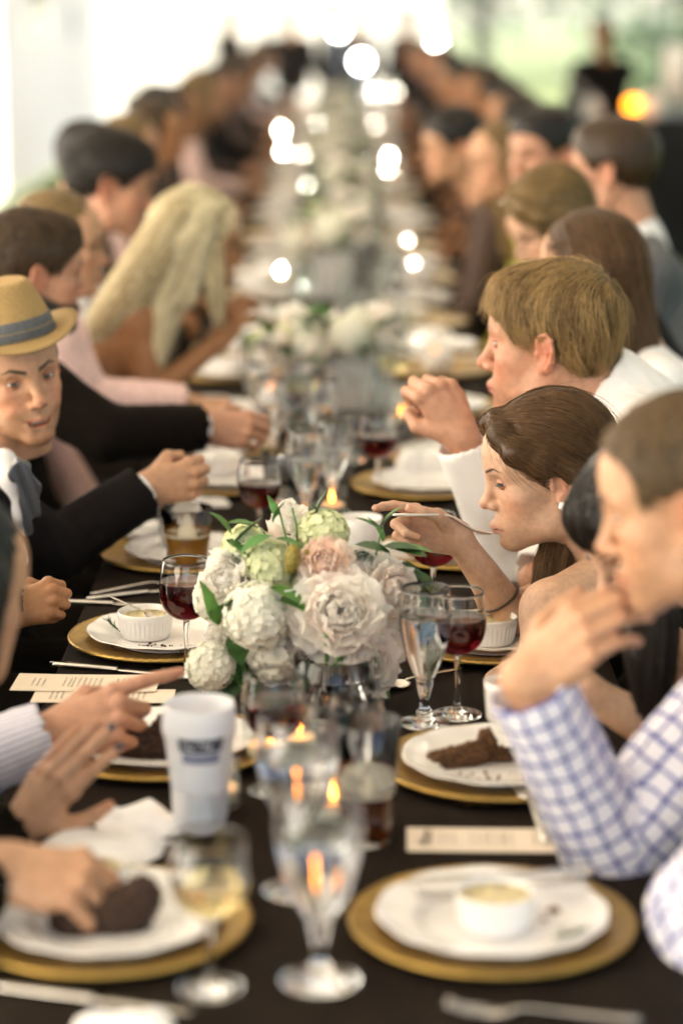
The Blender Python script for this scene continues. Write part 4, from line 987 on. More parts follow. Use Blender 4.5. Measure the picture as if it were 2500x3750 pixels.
def menu(loc, rz, lab, w_=.215, d_=.095, seed=1, heading=True, side=1):
    t = thing('menu_card', loc, lab, 'menu card', 'printed menu cards', rz)
    n = 10; V = []
    for i in range(n):
        for j in range(4): x = (i/(n-1)-.5)*w_; y = (j/3-.5)*d_; V.append((x, y, .0006+.0012*(x/w_*2)**2*abs(math.sin(seed))))
    V = np.array(V); F = [tuple(q) for q in grid_faces(n, 4)[:, ::-1]]; V2 = V-np.array((0, 0, .0004)); F2 = [tuple(k+len(V) for k in q[::-1]) for q in F]
    obj('card', mesh('card', np.vstack([V, V2]), F+F2), M['paper'], t)
    g = np.random.default_rng(seed); parts = []; W2 = w_/2*side
    for gi, (xo, nl, ln) in enumerate([(.50, 3, .040), (.12, 3, .045), (-.10, 3, .052), (-.30, 2, .046), (-.66, 3, .040)]):
        for k in range(nl):
            q = glyph_line(-ln/2, ln/2, 0, .0042 if k == 0 else .0034, g, None)
            for v, f in q: parts.append((np.stack([xo*w_/2*side-side*(k-1)*.0085-v[:, 1]*side, v[:, 0]*side*1.0, v[:, 2]+.0012], 1), f))
    tag(obj('printed_lines', mesh('lines', *join(parts), smooth=False), M['ink'], t), kind='stuff')
    if heading:
        fc = bpy.data.curves.new('heading', 'FONT'); fc.body = 'Menu'; fc.size = .026; fc.shear = .45; fc.align_x = 'CENTER'; fc.align_y = 'CENTER'; fc.offset = -.0002; fc.extrude = .0001
        tmp = bpy.data.objects.new('tmp', fc); COL.objects.link(tmp); dg = bpy.context.evaluated_depsgraph_get(); hm_ = bpy.data.meshes.new_from_object(tmp.evaluated_get(dg)); bpy.data.objects.remove(tmp); hm_.materials.clear()
        tag(obj('heading', hm_, M['ink'], t, loc=(.76*w_/2*side, 0, .0022), rot=(0, 0, math.pi/2*-side)), kind='stuff')
    return t
def napkin(loc, rz, lab, w_=.14, d_=.10, h=.016, seed=0, fold=.5):
    n = 18; V = []
    for k in (0, 1):
        for i in range(n):
            for j in range(n):
                a = i/(n-1)-.5; b = j/(n-1)-.5; e = max(abs(a), abs(b))*2
                z = (h*(1-e**6)+.006*math.sin(a*9+seed)*math.sin(b*7+seed*2)*(1-e**4)+.006*fold*math.sin((a+b)*10+seed)*(1-e**3) if k else 0)+.001
                V.append((a*w_*(1+.05*math.sin(b*8+seed)), b*d_*(1+.06*math.sin(a*9+seed)), max(z, .0008 if not k else .0016)))
    F = [tuple(q) for q in grid_faces(n, n)[:, ::-1]]; F2 = [tuple(i for i in q) for q in grid_faces(n, n)]
    return tag(obj('napkin', mesh('napkin', np.array(V), [tuple(i for i in q) for q in F2]+[tuple(i+n*n for i in q) for q in F]), M['napkin'], loc=loc, rot=(0, 0, rz)), lab, 'napkin', 'crumpled white napkins')
def candle(loc, lab, h=.062, r=.031, part='flame'):
    t = thing('votive_candle', loc, lab, 'candle', 'votive candles')
    pr = [(0, 0), (r-.003, 0), (r, .003), (r, h-.001), (r-.001, h), (r-.002, h-.001), (r-.002, .008), (0, .008)]
    v, f = lathe(pr, 36); obj('glass_cup', mesh('cup', v, f), M['thin'], t)
    v, f = lathe([(0, .0085), (r-.003, .0085), (r-.003, .026), (r*.6, .0245), (0, .024)], 28); obj('wax', mesh('wax', v, f), M['wax'], t)
    v, f = lathe(smooth_prof([(0, .027), (.0042, .033), (.0050, .038), (.0028, .047), (0, .056)], 5), 14); obj('flame', mesh('flame', v, f), M[part], t)
    v, f = tube([(0, 0, .023), (0, .0005, .031)], .0007, 6); obj('wick', mesh('wick', v, f), M['dark_metal'], t); return t
def cake(loc, lab, blobs, seed, m='cake', cat='cake', rough=.004, name='cake_piece'):
    pts = np.array([b[0] for b in blobs]); f = Field(pts.min(0)-.05, pts.max(0)+.05, .0016)
    for c, r in blobs: f.el(c, r, .012)
    f.el((pts[:, 0].mean(), pts[:, 1].mean(), -.05), (.2, .2, .05), .001, True)
    v, q = f.mesh(); nn = vnormals(v, q); v = v+nn*((wob(v, 190, seed)*rough+wob(v, 520, seed+3)*rough*.5)*np.clip(v[:, 2]/.006, .1, 1))[:, None]
    return tag(obj(name, mesh(name, v, q), M[m], loc=loc), lab, cat)
def crumbs(loc, lab, n, rx, ry, seed, m='cakelite', zfun=None):
    g = np.random.default_rng(seed); parts = []
    for _ in range(n):
        r = g.uniform(.0008, .003); v, f = ball((g.normal()*rx, g.normal()*ry, r*.6), (r, r*g.uniform(.7, 1.2), r*.8), 3); parts.append((v, f))
    return tag(obj('crumbs', mesh('crumbs', *join(parts)), M[m], loc=loc), lab, 'crumbs', kind='stuff')

def xy(u, v, z=TZ): q = T(u, v, z); return q[0], q[1]
# --- settings on the right, from the near end
RS = [('white ramekin and crossed cutlery', 1805, 3420), ('broken brownie', 1838, 2828), ('white fluted ramekin, behind the water goblet', 1800, 2385), ('glass of red wine, in front of the woman with the spoon', 1715, 2055), ('white napkin, by the rolled white cuff', 1640, 1800)]
c1 = xy(1800, 3405); charger(*c1, 'nearest gold charger on the right, under the ramekin plate'); plate(*c1, 'white plate holding a ramekin and cutlery, nearest on the right')
c2 = xy(1822, 2822); charger(*c2, 'gold charger under the plate with the broken brownie'); plate(*c2, 'white plate with a broken brownie on it')
c3 = xy(1800, 2360); charger(*c3, 'gold charger behind the water goblet on the right'); plate(*c3, 'white plate behind the water goblet on the right', 'plate_s')
c4 = xy(1690, 2035); charger(*c4, 'gold charger below the hand holding the spoon'); plate(*c4, 'white plate below the hand holding the spoon', 'plate_s')
c5 = xy(1560, 1790); charger(*c5, 'gold charger beside the rolled white cuff'); plate(*c5, 'white plate beside the rolled white cuff', 'plate_s')
# --- on the left
d1 = xy(395, 3405); charger(*d1, 'nearest gold charger on the left, under the dark cake'); plate(*d1, 'white plate with a slab of dark cake, nearest on the left')
d2 = xy(590, 2752); charger(*d2, 'gold charger beneath the pointing hand on the left'); plate(*d2, 'white plate beneath the pointing hand on the left')
d3 = xy(615, 2352); charger(*d3, 'gold charger with the ramekin plate on the left'); plate(*d3, 'white plate with a fluted ramekin and crumbs on the left')
d4 = xy(690, 2045); charger(*d4, 'gold charger behind the amber beer glass'); plate(*d4, 'white plate behind the amber beer glass', 'plate_s')
d5 = xy(860, 1775); charger(*d5, "gold charger in front of the dark-suited man's stretched arm"); plate(*d5, "white plate in front of the dark-suited man's stretched arm", 'plate_s')

ramekin(*xy(1810, 3395, PT), 'white ramekin on the nearest right-hand plate', fill=.033)
ramekin(*xy(535, 2330, PT), 'white fluted ramekin with a small spoon, beside the red wine on the left', fill=.030)
ramekin(*xy(1790, 2350, PT), 'white fluted ramekin behind the two stemmed glasses on the right', fill=.030)
ramekin(*xy(790, 1735, PT), 'white ramekin on the plate by the stretched dark sleeve', fill=.03)
ramekin(*xy(330, 3290, PT), 'ramekin half hidden behind the dark cake on the left', fill=.03)
p_ = xy(505, 2215, PT); q_ = xy(535, 2330, PT); o_ = cutlery('spoon', (q_[0]-.012, q_[1]+.005, PT+.042), 0, 'small spoon standing in the ramekin on the left', rot=(0, R(24), R(-12))); o_.scale = (.52,)*3
# food
b0 = xy(1720, 2790, PT)
cake((*b0, PT), 'broken dark brownie on the right-hand plate', [((-.028, -.012, .008), (.028, .016, .013)), ((.0, -.004, .012), (.026, .018, .015)), ((.020, .004, .022), (.012, .012, .020)), ((.026, .008, .036), (.007, .008, .014)), ((.045, .008, .008), (.02, .012, .010)), ((-.035, -.02, .004), (.022, .010, .006))], 1, 'cakelite', 'brownie', .0062, 'brownie')
cake((*xy(1905, 2765, PT), PT), 'small brownie lump at the edge of the plate by the checked cuff', [((0, 0, .01), (.012, .012, .014))], 2, 'cakelite', 'brownie', .003, 'brownie')
crumbs((*xy(1735, 2850, PT), PT), 'brownie crumbs scattered on the right-hand plate', 26, .03, .01, 3)
cake((*xy(1580, 2800, PT), PT), 'smear of whipped cream beside the brownie', [((0, 0, .001), (.012, .02, .005)), ((.012, -.012, .001), (.014, .008, .005))], 5, 'cream', 'cream', .002, 'cream_smear')
cake((*xy(420, 3400, PT), PT), 'thick slab of dark cake on the nearest left plate', [((-.04, 0, .014), (.035, .03, .030)), ((.0, .004, .016), (.045, .03, .030)), ((.03, .012, .034), (.024, .02, .026))], 6, 'cake', 'cake', .003)
cake((*xy(530, 2770, PT), PT), 'dark cake wedge under the pointing hand', [((-.01, 0, .015), (.035, .025, .032)), ((.028, 0, .024), (.018, .02, .038))], 7, 'cake', 'cake', .003)
cake((*xy(2070, 3345, PT), PT), 'caramel sauce smear on the nearest right plate', [((-.012, .008, 0), (.010, .007, .004)), ((.008, -.004, 0), (.016, .009, .004)), ((.028, -.014, 0), (.016, .011, .004)), ((.046, -.028, 0), (.008, .006, .003))], 8, 'sauce', 'sauce', .001, 'sauce_smear')
cake((*xy(1990, 3370, PT), PT), 'brown sauce spot beside the nearest ramekin', [((0, 0, 0), (.007, .005, .002))], 9, 'sauce', 'sauce', .001, 'sauce_smear')
crumbs((*xy(560, 2365, PT), PT), 'dark crumbs in front of the fluted ramekin', 34, .030, .006, 10)
crumbs((*xy(690, 2400, PT), PT), 'dark crumbs beside the red wine stem', 22, .016, .008, 14)
def sprig(loc, rz, lab):
    parts = [tube([(0, 0, .004), (.02, 0, .008), (.04, 0, .014)], .0007, 5)]; g = np.random.default_rng(4)
    for i in range(26):
        x = .006+.034*i/26; a = g.uniform(-1, 1); e = g.uniform(.1, 1); parts.append(tube([(x, 0, .006+x*.2), (x+.010*math.cos(a), .010*math.sin(a), .008+x*.2+.008*e)], [.0009, .0003], 4))
    return tag(obj('rosemary_sprig', mesh('sprig', *join(parts)), M['leaf3'], loc=loc, rot=(0, 0, rz)), lab, 'herb sprig', 'herb sprigs')
sprig((*xy(440, 2330, PT), PT+.004), 2.2, 'green rosemary sprig on the plate beside the fluted ramekin')
sprig((*xy(2010, 3470, PT), PT+.002), .2, 'green herb sprig on the nearest right plate')

# glasses ------------------------------------------------------------------ stand points are pixels of their feet on the cloth
def gl(u, v): q = T(u, v); return (q[0], q[1], TZ+.0012)
stem_glass('water_goblet', gl(1553, 2655), 'sharp water goblet at the right of the flowers, half in front of red wine', h=.208, rb=.0385, rr=.0345, hb=.142, stem=.0062, rf=.037, fill=.70, liquid='water', cat='water goblet', grp='water goblets', facet=True)
stem_glass('wine_glass', gl(1672, 2622), 'red wine glass just behind the sharp water goblet', h=.192, rb=.0420, rr=.0375, hb=.098, rf=.037, fill=.56)
stem_glass('wine_glass', gl(686, 2470), 'red wine glass at the left of the flowers, before the amber beer', h=.186, rb=.0420, rr=.036, hb=.098, rf=.036, fill=.62)
stem_glass('water_goblet', gl(1170, 3600), 'nearest water goblet in the middle, standing on bare black cloth', h=.222, rb=.0480, rr=.0440, hb=.152, stem=.0066, rf=.0435, fill=.62, liquid='water', cat='water goblet', grp='water goblets', facet=True)
stem_glass('water_goblet', gl(1090, 3270), 'water goblet just behind the nearest one, before the flower vase', h=.222, rb=.0480, rr=.044, hb=.152, stem=.0066, rf=.043, fill=.66, liquid='water', cat='water goblet', grp='water goblets', facet=True)
stem_glass('wine_glass', gl(772, 3625), 'white wine glass nearest on the left, overlapping the dark cake plate', h=.172, rb=.0425, rr=.039, hb=.088, rf=.036, fill=.40, liquid='white_wine', grp='white wine glasses')
stem_glass('wine_glass', gl(1305, 3000), 'red wine glass seen through the brown beer glass', h=.165, rb=.036, rr=.033, hb=.082, rf=.034, fill=.55)
stem_glass('wine_glass', gl(1005, 2900), 'red wine glass between frosted cup and flower vase', h=.165, rb=.0425, rr=.038, hb=.09, rf=.036, fill=.55)
tumbler('pint_glass', gl(1345, 3085), 'pint glass with a last measure of brown beer, middle foreground', h=.160, r0=.029, r1=.0425, fill=.38, liquid='dark_beer')
tumbler('beer_glass', gl(688, 2085), 'clear glass of amber beer before the white plate on the left', h=.118, r0=.037, r1=.048, fill=.52, liquid='beer')
tumbler('beer_glass', gl(655, 2020), 'empty clear tumbler right behind the amber beer', h=.09, r0=.034, r1=.042, fill=0)
# frosted cup with a dark printed badge
fc_ = thing('frosted_cup', gl(735, 3035), 'tall frosted white cup with dark badge, left foreground', 'cup')
hF, r0F, r1F = .168, .0315, .0475
pr = np.vstack([[(0, 0)], [(r0F-.002, 0)], [(r0F, .003)], smooth_prof([(r0F+.002, .02), (r0F+.009, hF*.55), (r1F-.0035, hF*.72), (r1F, hF*.80), (r1F-.001, hF*.93), (r1F-.003, hF)], 5), [(r1F-.006, hF-.001)], [(r0F+.004, .02)], [(r0F-.004, .006)], [(0, .006)]])
v, f = lathe(pr, 64); obj('cup_body', mesh('cup', v, f), M['frost'], fc_)
v, f = lathe([(0, .007), (r0F-.003, .007), (r0F+.0015, .03), (r1F-.0075, hF*.75), (0, hF*.75)], 40)
M['badge'] = mat('badge_print', (.035, .037, .060), .5); M['badge2'] = mat('badge_print_pale', (.20, .21, .30), .5)
def wrap(px, pz, o=.0006):               # badge coordinates (along the wall, up) onto the cup wall facing the camera
    a = -math.pi/2+px/.040+.10; r = np.interp(pz, [.02, hF*.55, hF*.72, hF*.80], [r0F+.002, r0F+.009, r1F-.0035, r1F])+o; return (r*math.cos(a), r*math.sin(a), pz)
def badge(rects, m, o, nm):
    V, F = [], []
    for x0, x1, z0, z1 in rects:
        n = max(2, int((x1-x0)/.003)); b = len(V)
        for i in range(n+1):
            for z in (z0, z1): V.append(wrap(x0+(x1-x0)*i/n, z+.004*math.cos((x0+(x1-x0)*i/n)/.026*1.4)*-.4, o))
        F += [(b+2*i, b+2*i+2, b+2*i+3, b+2*i+1) for i in range(n)]
    obj(nm, mesh(nm, np.array(V), F, smooth=False), m, fc_)
badge([(-.026, .026, .116, .134)], M['badge'], .0005, 'badge_band')
badge([(-.023, .023, .100, .114)], M['badge2'], .0005, 'badge_foot')
g_ = np.random.default_rng(5); rc_ = []; x = -.021
while x < .020: w_ = g_.uniform(.002, .004); rc_.append((x, x+w_, .120+g_.uniform(0, .003), .125+g_.uniform(0, .006))); x += w_+.0016
badge(rc_, M['frost'], .0009, 'badge_letters')
# mid-distance glasses, in the order of the photograph
mid = [('w', 950, 2010, 'red_wine', 'red wine tumbler-like glass behind the top left leaves'), ('g', 1120, 1925, 'water', 'clear goblet above the flowers, left of the white mug'), ('g', 1215, 1880, 'water', 'clear goblet right behind the flower tops'), ('w', 1385, 1815, 'red_wine', 'red wine glass before the folded napkin on the right'),
       ('w', 1585, 2240, 'red_wine', 'red wine glass under the hand holding the spoon'), ('t', 1030, 1850, 'water', 'low clear tumbler behind the red wine, left of centre'), ('g', 1000, 1700, 'water', 'clear goblet held by the dark-sleeved hand'), ('g', 1180, 1700, 'water', 'tall clear goblet in the middle before the white vase'),
       ('t', 1290, 1690, 'water', 'clear tumbler just before the white square vase'), ('t', 1560, 1640, 'beer', 'amber beer tumbler under the raised fist'), ('w', 1100, 1570, 'white_wine', 'white wine glass left of the white square vase'), ('g', 940, 1560, 'water', 'clear goblet beyond the bracelet arm'),
       ('w', 1440, 1480, 'white_wine', 'white wine glass right of the white square vase'), ('t', 930, 1400, 'water', "clear tumbler in front of the blonde woman's elbow")]
for k, u, v, liq, lab in mid:
    if k == 'w': stem_glass('wine_glass', gl(u, v), lab, h=.175, rb=.042, rr=.037, hb=.095, rf=.036, fill=.5, liquid=liq)
    elif k == 'g': stem_glass('water_goblet', gl(u, v), lab, h=.2, rb=.041, rr=.036, hb=.135, stem=.006, rf=.038, fill=.5, liquid=liq, cat='water goblet', grp='water goblets', facet=True)
    else: tumbler('tumbler', gl(u, v), lab, fill=.5, liquid=liq, foam=False)
# white mug
mug = thing('mug', gl(1320, 2085), 'white mug with a handle, beyond the flower tops', 'mug')
v, f = lathe([(0, 0), (.034, 0), (.036, .003), (.0395, .06), (.0405, .098), (.0395, .0995), (.038, .098), (.036, .05), (.033, .006), (0, .005)], 48); obj('mug_body', mesh('mug', v, f), M['china'], mug)
v, f = tube(smooth_prof([(-.037, 0, .085), (-.055, 0, .084), (-.062, 0, .06), (-.056, 0, .035), (-.036, 0, .028)], 5), .0045, 10); obj('handle', mesh('mh', v, f), M['china'], mug)
v, f = lathe([(0, .08), (.0375, .08), (.0375, .078), (0, .078)], 32); obj('drink', mesh('md', v, f), M['cream'], mug)
# candles
for u, v, lab in ((968, 2790, 'lit votive candle beside the red wine, left of the vase'), (1100, 2760, 'lit votive candle in front of the flower vase'), (800, 2950, 'lit votive candle close behind the frosted cup'), (1225, 3010, 'lit votive candle between the goblets and the pint glass'),
                  (1060, 1760, 'lit votive candle among the clear glasses, left of centre'), (1160, 1640, 'lit votive candle left of the white square vase'), (1215, 1890, 'lit votive candle behind the flowers, among goblets'), (1470, 1560, 'lit votive candle before the raised fist')):
    candle(gl(u, v), lab)
# cutlery and cards
def rot_to(u0, v0, u1, v1, z=TZ): a = T(u0, v0, z); b = T(u1, v1, z); m_ = (a+b)/2; return m_, math.atan2(b[1]-a[1], b[0]-a[0])
def put(kind, u0, v0, u1, v1, lab, z=.0012, tilt=0.):
    m_, a = rot_to(u0, v0, u1, v1); return cutlery(kind, (m_[0], m_[1], TZ+z), a, lab, rot=(0, R(tilt), a))
put('knife', 262, 2447, 560, 2475, 'knife lying between the ramekin charger and the menu')
put('fork', 410, 2172, 640, 2140, 'fork at the left of the beer, upper of two', .003); put('knife', 405, 2192, 640, 2165, 'knife at the left of the beer, lower of two', .001)
put('knife', 270, 2212, 520, 2225, 'knife behind the fluted ramekin at the table edge')
put('spoon', 2080, 2935, 1650, 2955, 'spoon below the brownie plate on the cloth')
put('fork', 2290, 3745, 1660, 3705, 'fork lying before the nearest right plate', .002)
put('knife', -60, 3620, 700, 3725, 'knife lying before the nearest left plate')
put('spoon', 1640, 2465, 1400, 2530, 'spoon behind the water goblet on the cloth')
put('fork', 2010, 3110, 1885, 2890, 'fork leaning from the brownie plate onto the menu', .012, -5)
def across(kind, u0, v0, u1, v1, lab):
    a = T(u0, v0, PT+.034); b = T(u1, v1, PT+.026); d = unit(b-a); c = a+d*.10; return cutlery(kind, tuple(c), 0, lab, rot=(0, R(3), math.atan2(d[1], d[0])))
across('knife', 2165, 3190, 1850, 3218, 'knife laid across the nearest right plate')
across('fork', 2140, 3222, 1840, 3262, 'fork laid across the nearest right plate beside the knife')
a_ = T(1785, 3080); menu((a_[0], a_[1], TZ+.001), R(-1.5), 'cream menu card in front of the brownie plate', .205, .085, 3, True, -1)
a_ = T(318, 2508); menu((a_[0], a_[1], TZ+.0025), R(-2), 'cream menu card nearest the ramekin plate on the left', .225, .092, 5, True, 1)
a_ = T(380, 2552); menu((a_[0], a_[1], TZ+.001), R(-1), 'second cream card lying under the left menu', .215, .07, 6, False, 1)
napkin((*xy(505, 3020), TZ+.001), .5, 'white folded napkin left of the frosted cup', .10, .12, .012, 1)
napkin((*xy(380, 3110), TZ+.001), -.3, 'white napkin under the near left hands', .15, .09, .014, 2)
napkin((*xy(690, 1850), TZ+.001), .1, 'white napkin lying before the fist on the left', .17, .07, .012, 3)
napkin((*xy(560, 1985), TZ+.02), .4, 'white napkin on the plate behind the beer glass', .12, .06, .014, 4)
napkin((*xy(1560, 1745), PT), .1, 'white folded napkin on the plate by the white cuff', .13, .09, .05, 5)
napkin((*xy(820, 1745), PT+.002), .4, 'white napkin heaped on the plate by the dark sleeve', .10, .06, .045, 6)
napkin((*xy(455, 3775), TZ+.001), .2, 'white napkin at the very front edge', .10, .06, .01, 7)
napkin((*xy(1480, 2050), TZ+.001), .3, 'white napkin behind the flowers at the right', .10, .07, .03, 8)

# far settings: shared meshes, one object each
far_ch, far_pl, far_gb, far_wg, far_tu = [], [], [], [], []
def far_me():
    v, f = lathe(smooth_prof([(0, 0), (.036, .001), (.006, .01), (.006, .06), (.02, .08), (.04, .14), (.037, .2)], 3), 20); gb = mesh('goblet', v, f); gb.materials.append(M['thin'])
    v, f = lathe(smooth_prof([(0, 0), (.034, .001), (.004, .01), (.004, .08), (.036, .11), (.04, .135), (.034, .175)], 3), 20); wg = mesh('wine', v, f); wg.materials.append(M['thin'])
    v, f = lathe([(0, .0), (.03, 0), (.04, .11)], 18); tu = mesh('tumbler', v, f); tu.materials.append(M['thin'])
    v, f = lathe([(0, .086), (.03, .105), (.0385, .125), (0, .125)], 16); wi = mesh('wine_fill', v, f); wi.materials.append(M['red_wine_far'])
    return gb, wg, tu, wi
M['red_wine_far'] = mat('red_wine_far', (.05, .004, .008), .05)
gbm, wgm, tum, wim = far_me(); fr_ = random.Random(3)
for k in range(34):
    y = 5.35+k*.565
    if y > 24: break
    for s, sd in ((-1, 'left'), (1, 'right')):
        wh = ', %s setting along the %s row past the %s' % (ORD[k], sd, 'bracelet arm' if s < 0 else 'raised fist')
        x = s*.285+fr_.uniform(-.045, .035); yy = y+fr_.uniform(-.10, .10)
        charger(x, yy, 'gold charger'+wh)
        if fr_.random() < .8: plate(x+fr_.uniform(-.03, .03), yy+fr_.uniform(-.03, .03), 'white plate'+wh, fr_.choice(['plate_s', 'plate']))
        tag(obj('water_goblet', gbm, loc=(s*.12+fr_.uniform(-.05, .05), yy-.12, TZ+.001)), 'clear goblet'+wh, 'water goblet', 'water goblets')
        o = tag(obj('wine_glass', wgm, loc=(s*.15+fr_.uniform(-.05, .05), yy+.10, TZ+.001)), 'clear wine glass'+wh, 'wine glass', 'far wine glasses')
        if fr_.random() < .6: obj('drink', wim, None, o)
        if fr_.random() < .7: tag(obj('ramekin', ME['ramekin'], loc=(x+fr_.uniform(-.04, .04), yy+fr_.uniform(-.04, .04), PT)), 'white ramekin'+wh, 'ramekin', 'white ramekins')
        if fr_.random() < .8: tag(obj('tumbler', tum, loc=(s*.06+fr_.uniform(-.06, .06), yy+.2, TZ+.001)), 'clear tumbler'+wh, 'glass', 'far tumblers')
        if fr_.random() < .55:
            if 'nap' not in ME: _o = napkin((0, 0, -5), 0, 'x', .13, .09, .035, 9); ME['nap'] = _o.data; bpy.data.objects.remove(_o)
            tag(obj('napkin', ME['nap'], loc=(s*fr_.uniform(.1, .36), yy+fr_.uniform(.1, .3), TZ+.001), rot=(0, 0, fr_.random()*6)), 'white napkin'+wh, 'napkin', 'crumpled white napkins')
        if fr_.random() < .5:
            if 'card' not in ME: ME['card'] = mesh('card', *box((0, 0, .0006), (.21, .09, .0008)), smooth=False); ME['card'].materials.append(M['paper'])
            tag(obj('menu_card', ME['card'], loc=(s*fr_.uniform(.25, .32), yy+.285, TZ+.001), rot=(0, 0, fr_.uniform(-.2, .2))), 'cream card'+wh, 'menu card', 'printed menu cards')

for k in range(30):                       # the crowd of clear glasses in the middle of the table
    y = 4.75+k*.16; x = fr_.uniform(-.17, .17); kk = k % 3
    tag(obj(('water_goblet', 'wine_glass', 'tumbler')[kk], (gbm, wgm, tum)[kk], loc=(x, y, TZ+.001)), ('clear goblet', 'clear wine glass', 'clear tumbler')[kk]+', %s going away down the middle from the white mug' % ORD[k], ('water goblet', 'wine glass', 'glass')[kk], ('water goblets', 'far wine glasses', 'far tumblers')[kk])

# ------------------------------------------------------------------ flowers
def petal_me(name, w_, l, cup, curl, m, seed, ruffle=.08, n=8):
    g = np.random.default_rng(seed); V = []; ph = g.uniform(0, 6, 3)
    for i in range(n):
        t = i/(n-1); ww = w_*(.28+.72*math.sin(min(1, t*1.15)*math.pi/2)) * (1 if t < .75 else math.sqrt(max(.05, 1-((t-.75)/.27)**2)))
        for j in range(n):
            b = j/(n-1)*2-1; x = l*t*(1-.10*b*b*t)+(.035*l*math.sin(b*5+ph[0])*t if i == n-1 else 0)
            z = cup*(b*b)*ww*1.1+curl*l*(t**2)*.9-cup*.35*l*math.sin(t*math.pi)+ruffle*l*t*t*math.sin(b*4+ph[1])*.5
            V.append((x, b*ww, z))
    V = np.array(V); me = mesh(name, V, grid_faces(n, n)); me.materials.append(m); return me
PT_ME = {}
for nm, m_ in (('w', 'petal'), ('p', 'petal_pink'), ('h', 'petal_peach')):
    PT_ME[nm] = [petal_me('petal', 1, 2.0, c, u, M[m_], s, r) for s, (c, u, r) in enumerate(((.35, .25, .22), (.45, .1, .28), (.25, .45, .24), (.55, -.05, .2)))]
def place_petal(parent, me, az, el_, dist, s, roll=0.):
    o = obj('petal', me, None, parent)
    Mx = Matrix.Rotation(az, 4, 'Z') @ Matrix.Rotation(-el_, 4, 'Y') @ Matrix.Translation((dist, 0, 0)) @ Matrix.Rotation(roll, 4, 'X')
    o.matrix_local = Mx @ Matrix.Diagonal((s, s*1.05, s, 1)); return o
def bloom(parent, name, loc, normal, r, kinds, seed, layers=5, core='petal', fleck=False):
    """layered flower: each large petal an object, the tight heart one mesh"""
    g = random.Random(seed); q = Vector(normal).to_track_quat('Z', 'Y')
    hearts = []; nn = np.random.default_rng(seed)
    for i in range(44):                     # heart ruffles
        a = nn.uniform(0, 6.28); d = nn.uniform(.05, .55)*r; me = PT_ME['w'][0]; V0 = np.array([v.co for v in me.vertices])
        el_ = nn.uniform(.8, 1.45); s = r*nn.uniform(.17, .27)
        Rm = rotz(a) @ roty(-el_); W = (V0*s) @ Rm.T+np.array((math.cos(a)*d*.6, math.sin(a)*d*.6, .10*r+nn.uniform(0, .1)*r))
        hearts.append((W, [tuple(p.vertices) for p in me.polygons]))
    b = obj(name, mesh(name, *join(hearts)), M[core], parent, loc=loc); b.rotation_mode = 'QUATERNION'; b.rotation_quaternion = q
    for L in range(layers):
        t = L/(layers-1); el_ = 1.2-1.45*t; n = 6+L; s = r*(.27+.15*t)
        for i in range(n):
            az = (i+.5*(L % 2))/n*2*math.pi+g.uniform(-.2, .2)
            place_petal(b, g.choice(PT_ME[g.choice(kinds)]), az, el_+g.uniform(-.14, .14), r*(.08+.10*t), s*g.uniform(.9, 1.1), g.uniform(-.2, .2))
    if fleck:
        parts = []
        for i in range(5):
            a = nn.uniform(0, 6.28); d = nn.uniform(.1, .5)*r; v, f = ball((0, 0, 0), (.07*r, .03*r, .02*r), 4); parts.append((v @ rotz(a).T+np.array((math.cos(a)*d, math.sin(a)*d, .52*r-d*.25)), f))
        obj('crimson_fleck', mesh('fleck', *join(parts)), M['petal_red'], b)
    return b
def snowball(parent, name, loc, r, m_, seed, n=170):
    g = np.random.default_rng(seed); P_ = [(-.52, 0, .12), (0, 0, 0), (0, .52, .12), (0, 0, 0)]
    V = []; F = []; d = norm_rows(g.normal(size=(n, 3)))
    i_ = np.arange(n)+.5; ph = np.arccos(1-2*i_/n); th = np.pi*(1+5**.5)*i_; d = np.stack([np.cos(th)*np.sin(ph), np.sin(th)*np.sin(ph), np.cos(ph)], 1)+g.normal(scale=.06, size=(n, 3)); d = norm_rows(d)
    for k in range(n):
        z = d[k]; x = unit(np.cross(z, g.normal(size=3))); y = np.cross(z, x); c = z*r*g.uniform(.86, 1.04); s = r*.155*g.uniform(.85, 1.2)
        for p in range(5):
            a = p*2*math.pi/5; u_ = x*math.cos(a)+y*math.sin(a); w_ = -x*math.sin(a)+y*math.cos(a); b = len(V)
            zz = .05+.22*g.random(); V += [c-z*s*.22, c+u_*s*.5+w_*s*.5, c+u_*s*1.0+w_*s*.40+z*s*zz, c+u_*s*1.14+z*s*zz*1.1, c+u_*s*1.0-w_*s*.40+z*s*zz, c+u_*s*.5-w_*s*.5]; F.append((b, b+1, b+2, b+3, b+4, b+5))
    o = obj(name, mesh(name, np.array(V), F), M[m_], parent, loc=loc)
    v, f = ball((0, 0, 0), (r*.84,)*3, 10); obj('core', mesh('core', v, f), M[m_], o); tag(o, kind=None); return o
def leaf_me(w_, l, m_, seed, jag=.0):
    n = 9; V = []; F = []
    for i in range(n):
        t = i/(n-1); ww = w_*math.sin(t**.75*math.pi)**.8*(1+(jag if i % 2 else 0)) if 0 < i < n-1 else .0005
        z = .25*l*math.sin(t*2.2+seed)*.5
        V += [(l*t, -ww, z+.25*ww), (l*t, 0, z-.05*ww), (l*t, ww, z+.25*ww)]
    for i in range(n-1):
        for j in range(2): b = i*3+j; F.append((b, b+3, b+4, b+1))
    me = mesh('leaf', np.array(V), F); me.materials.append(M[m_]); return me
LEAF = [leaf_me(.017, .055, 'leaf', 0, .12), leaf_me(.013, .05, 'leaf2', 1), leaf_me(.019, .06, 'leaf3', 2, .1), leaf_me(.009, .03, 'leaf2', 3)]
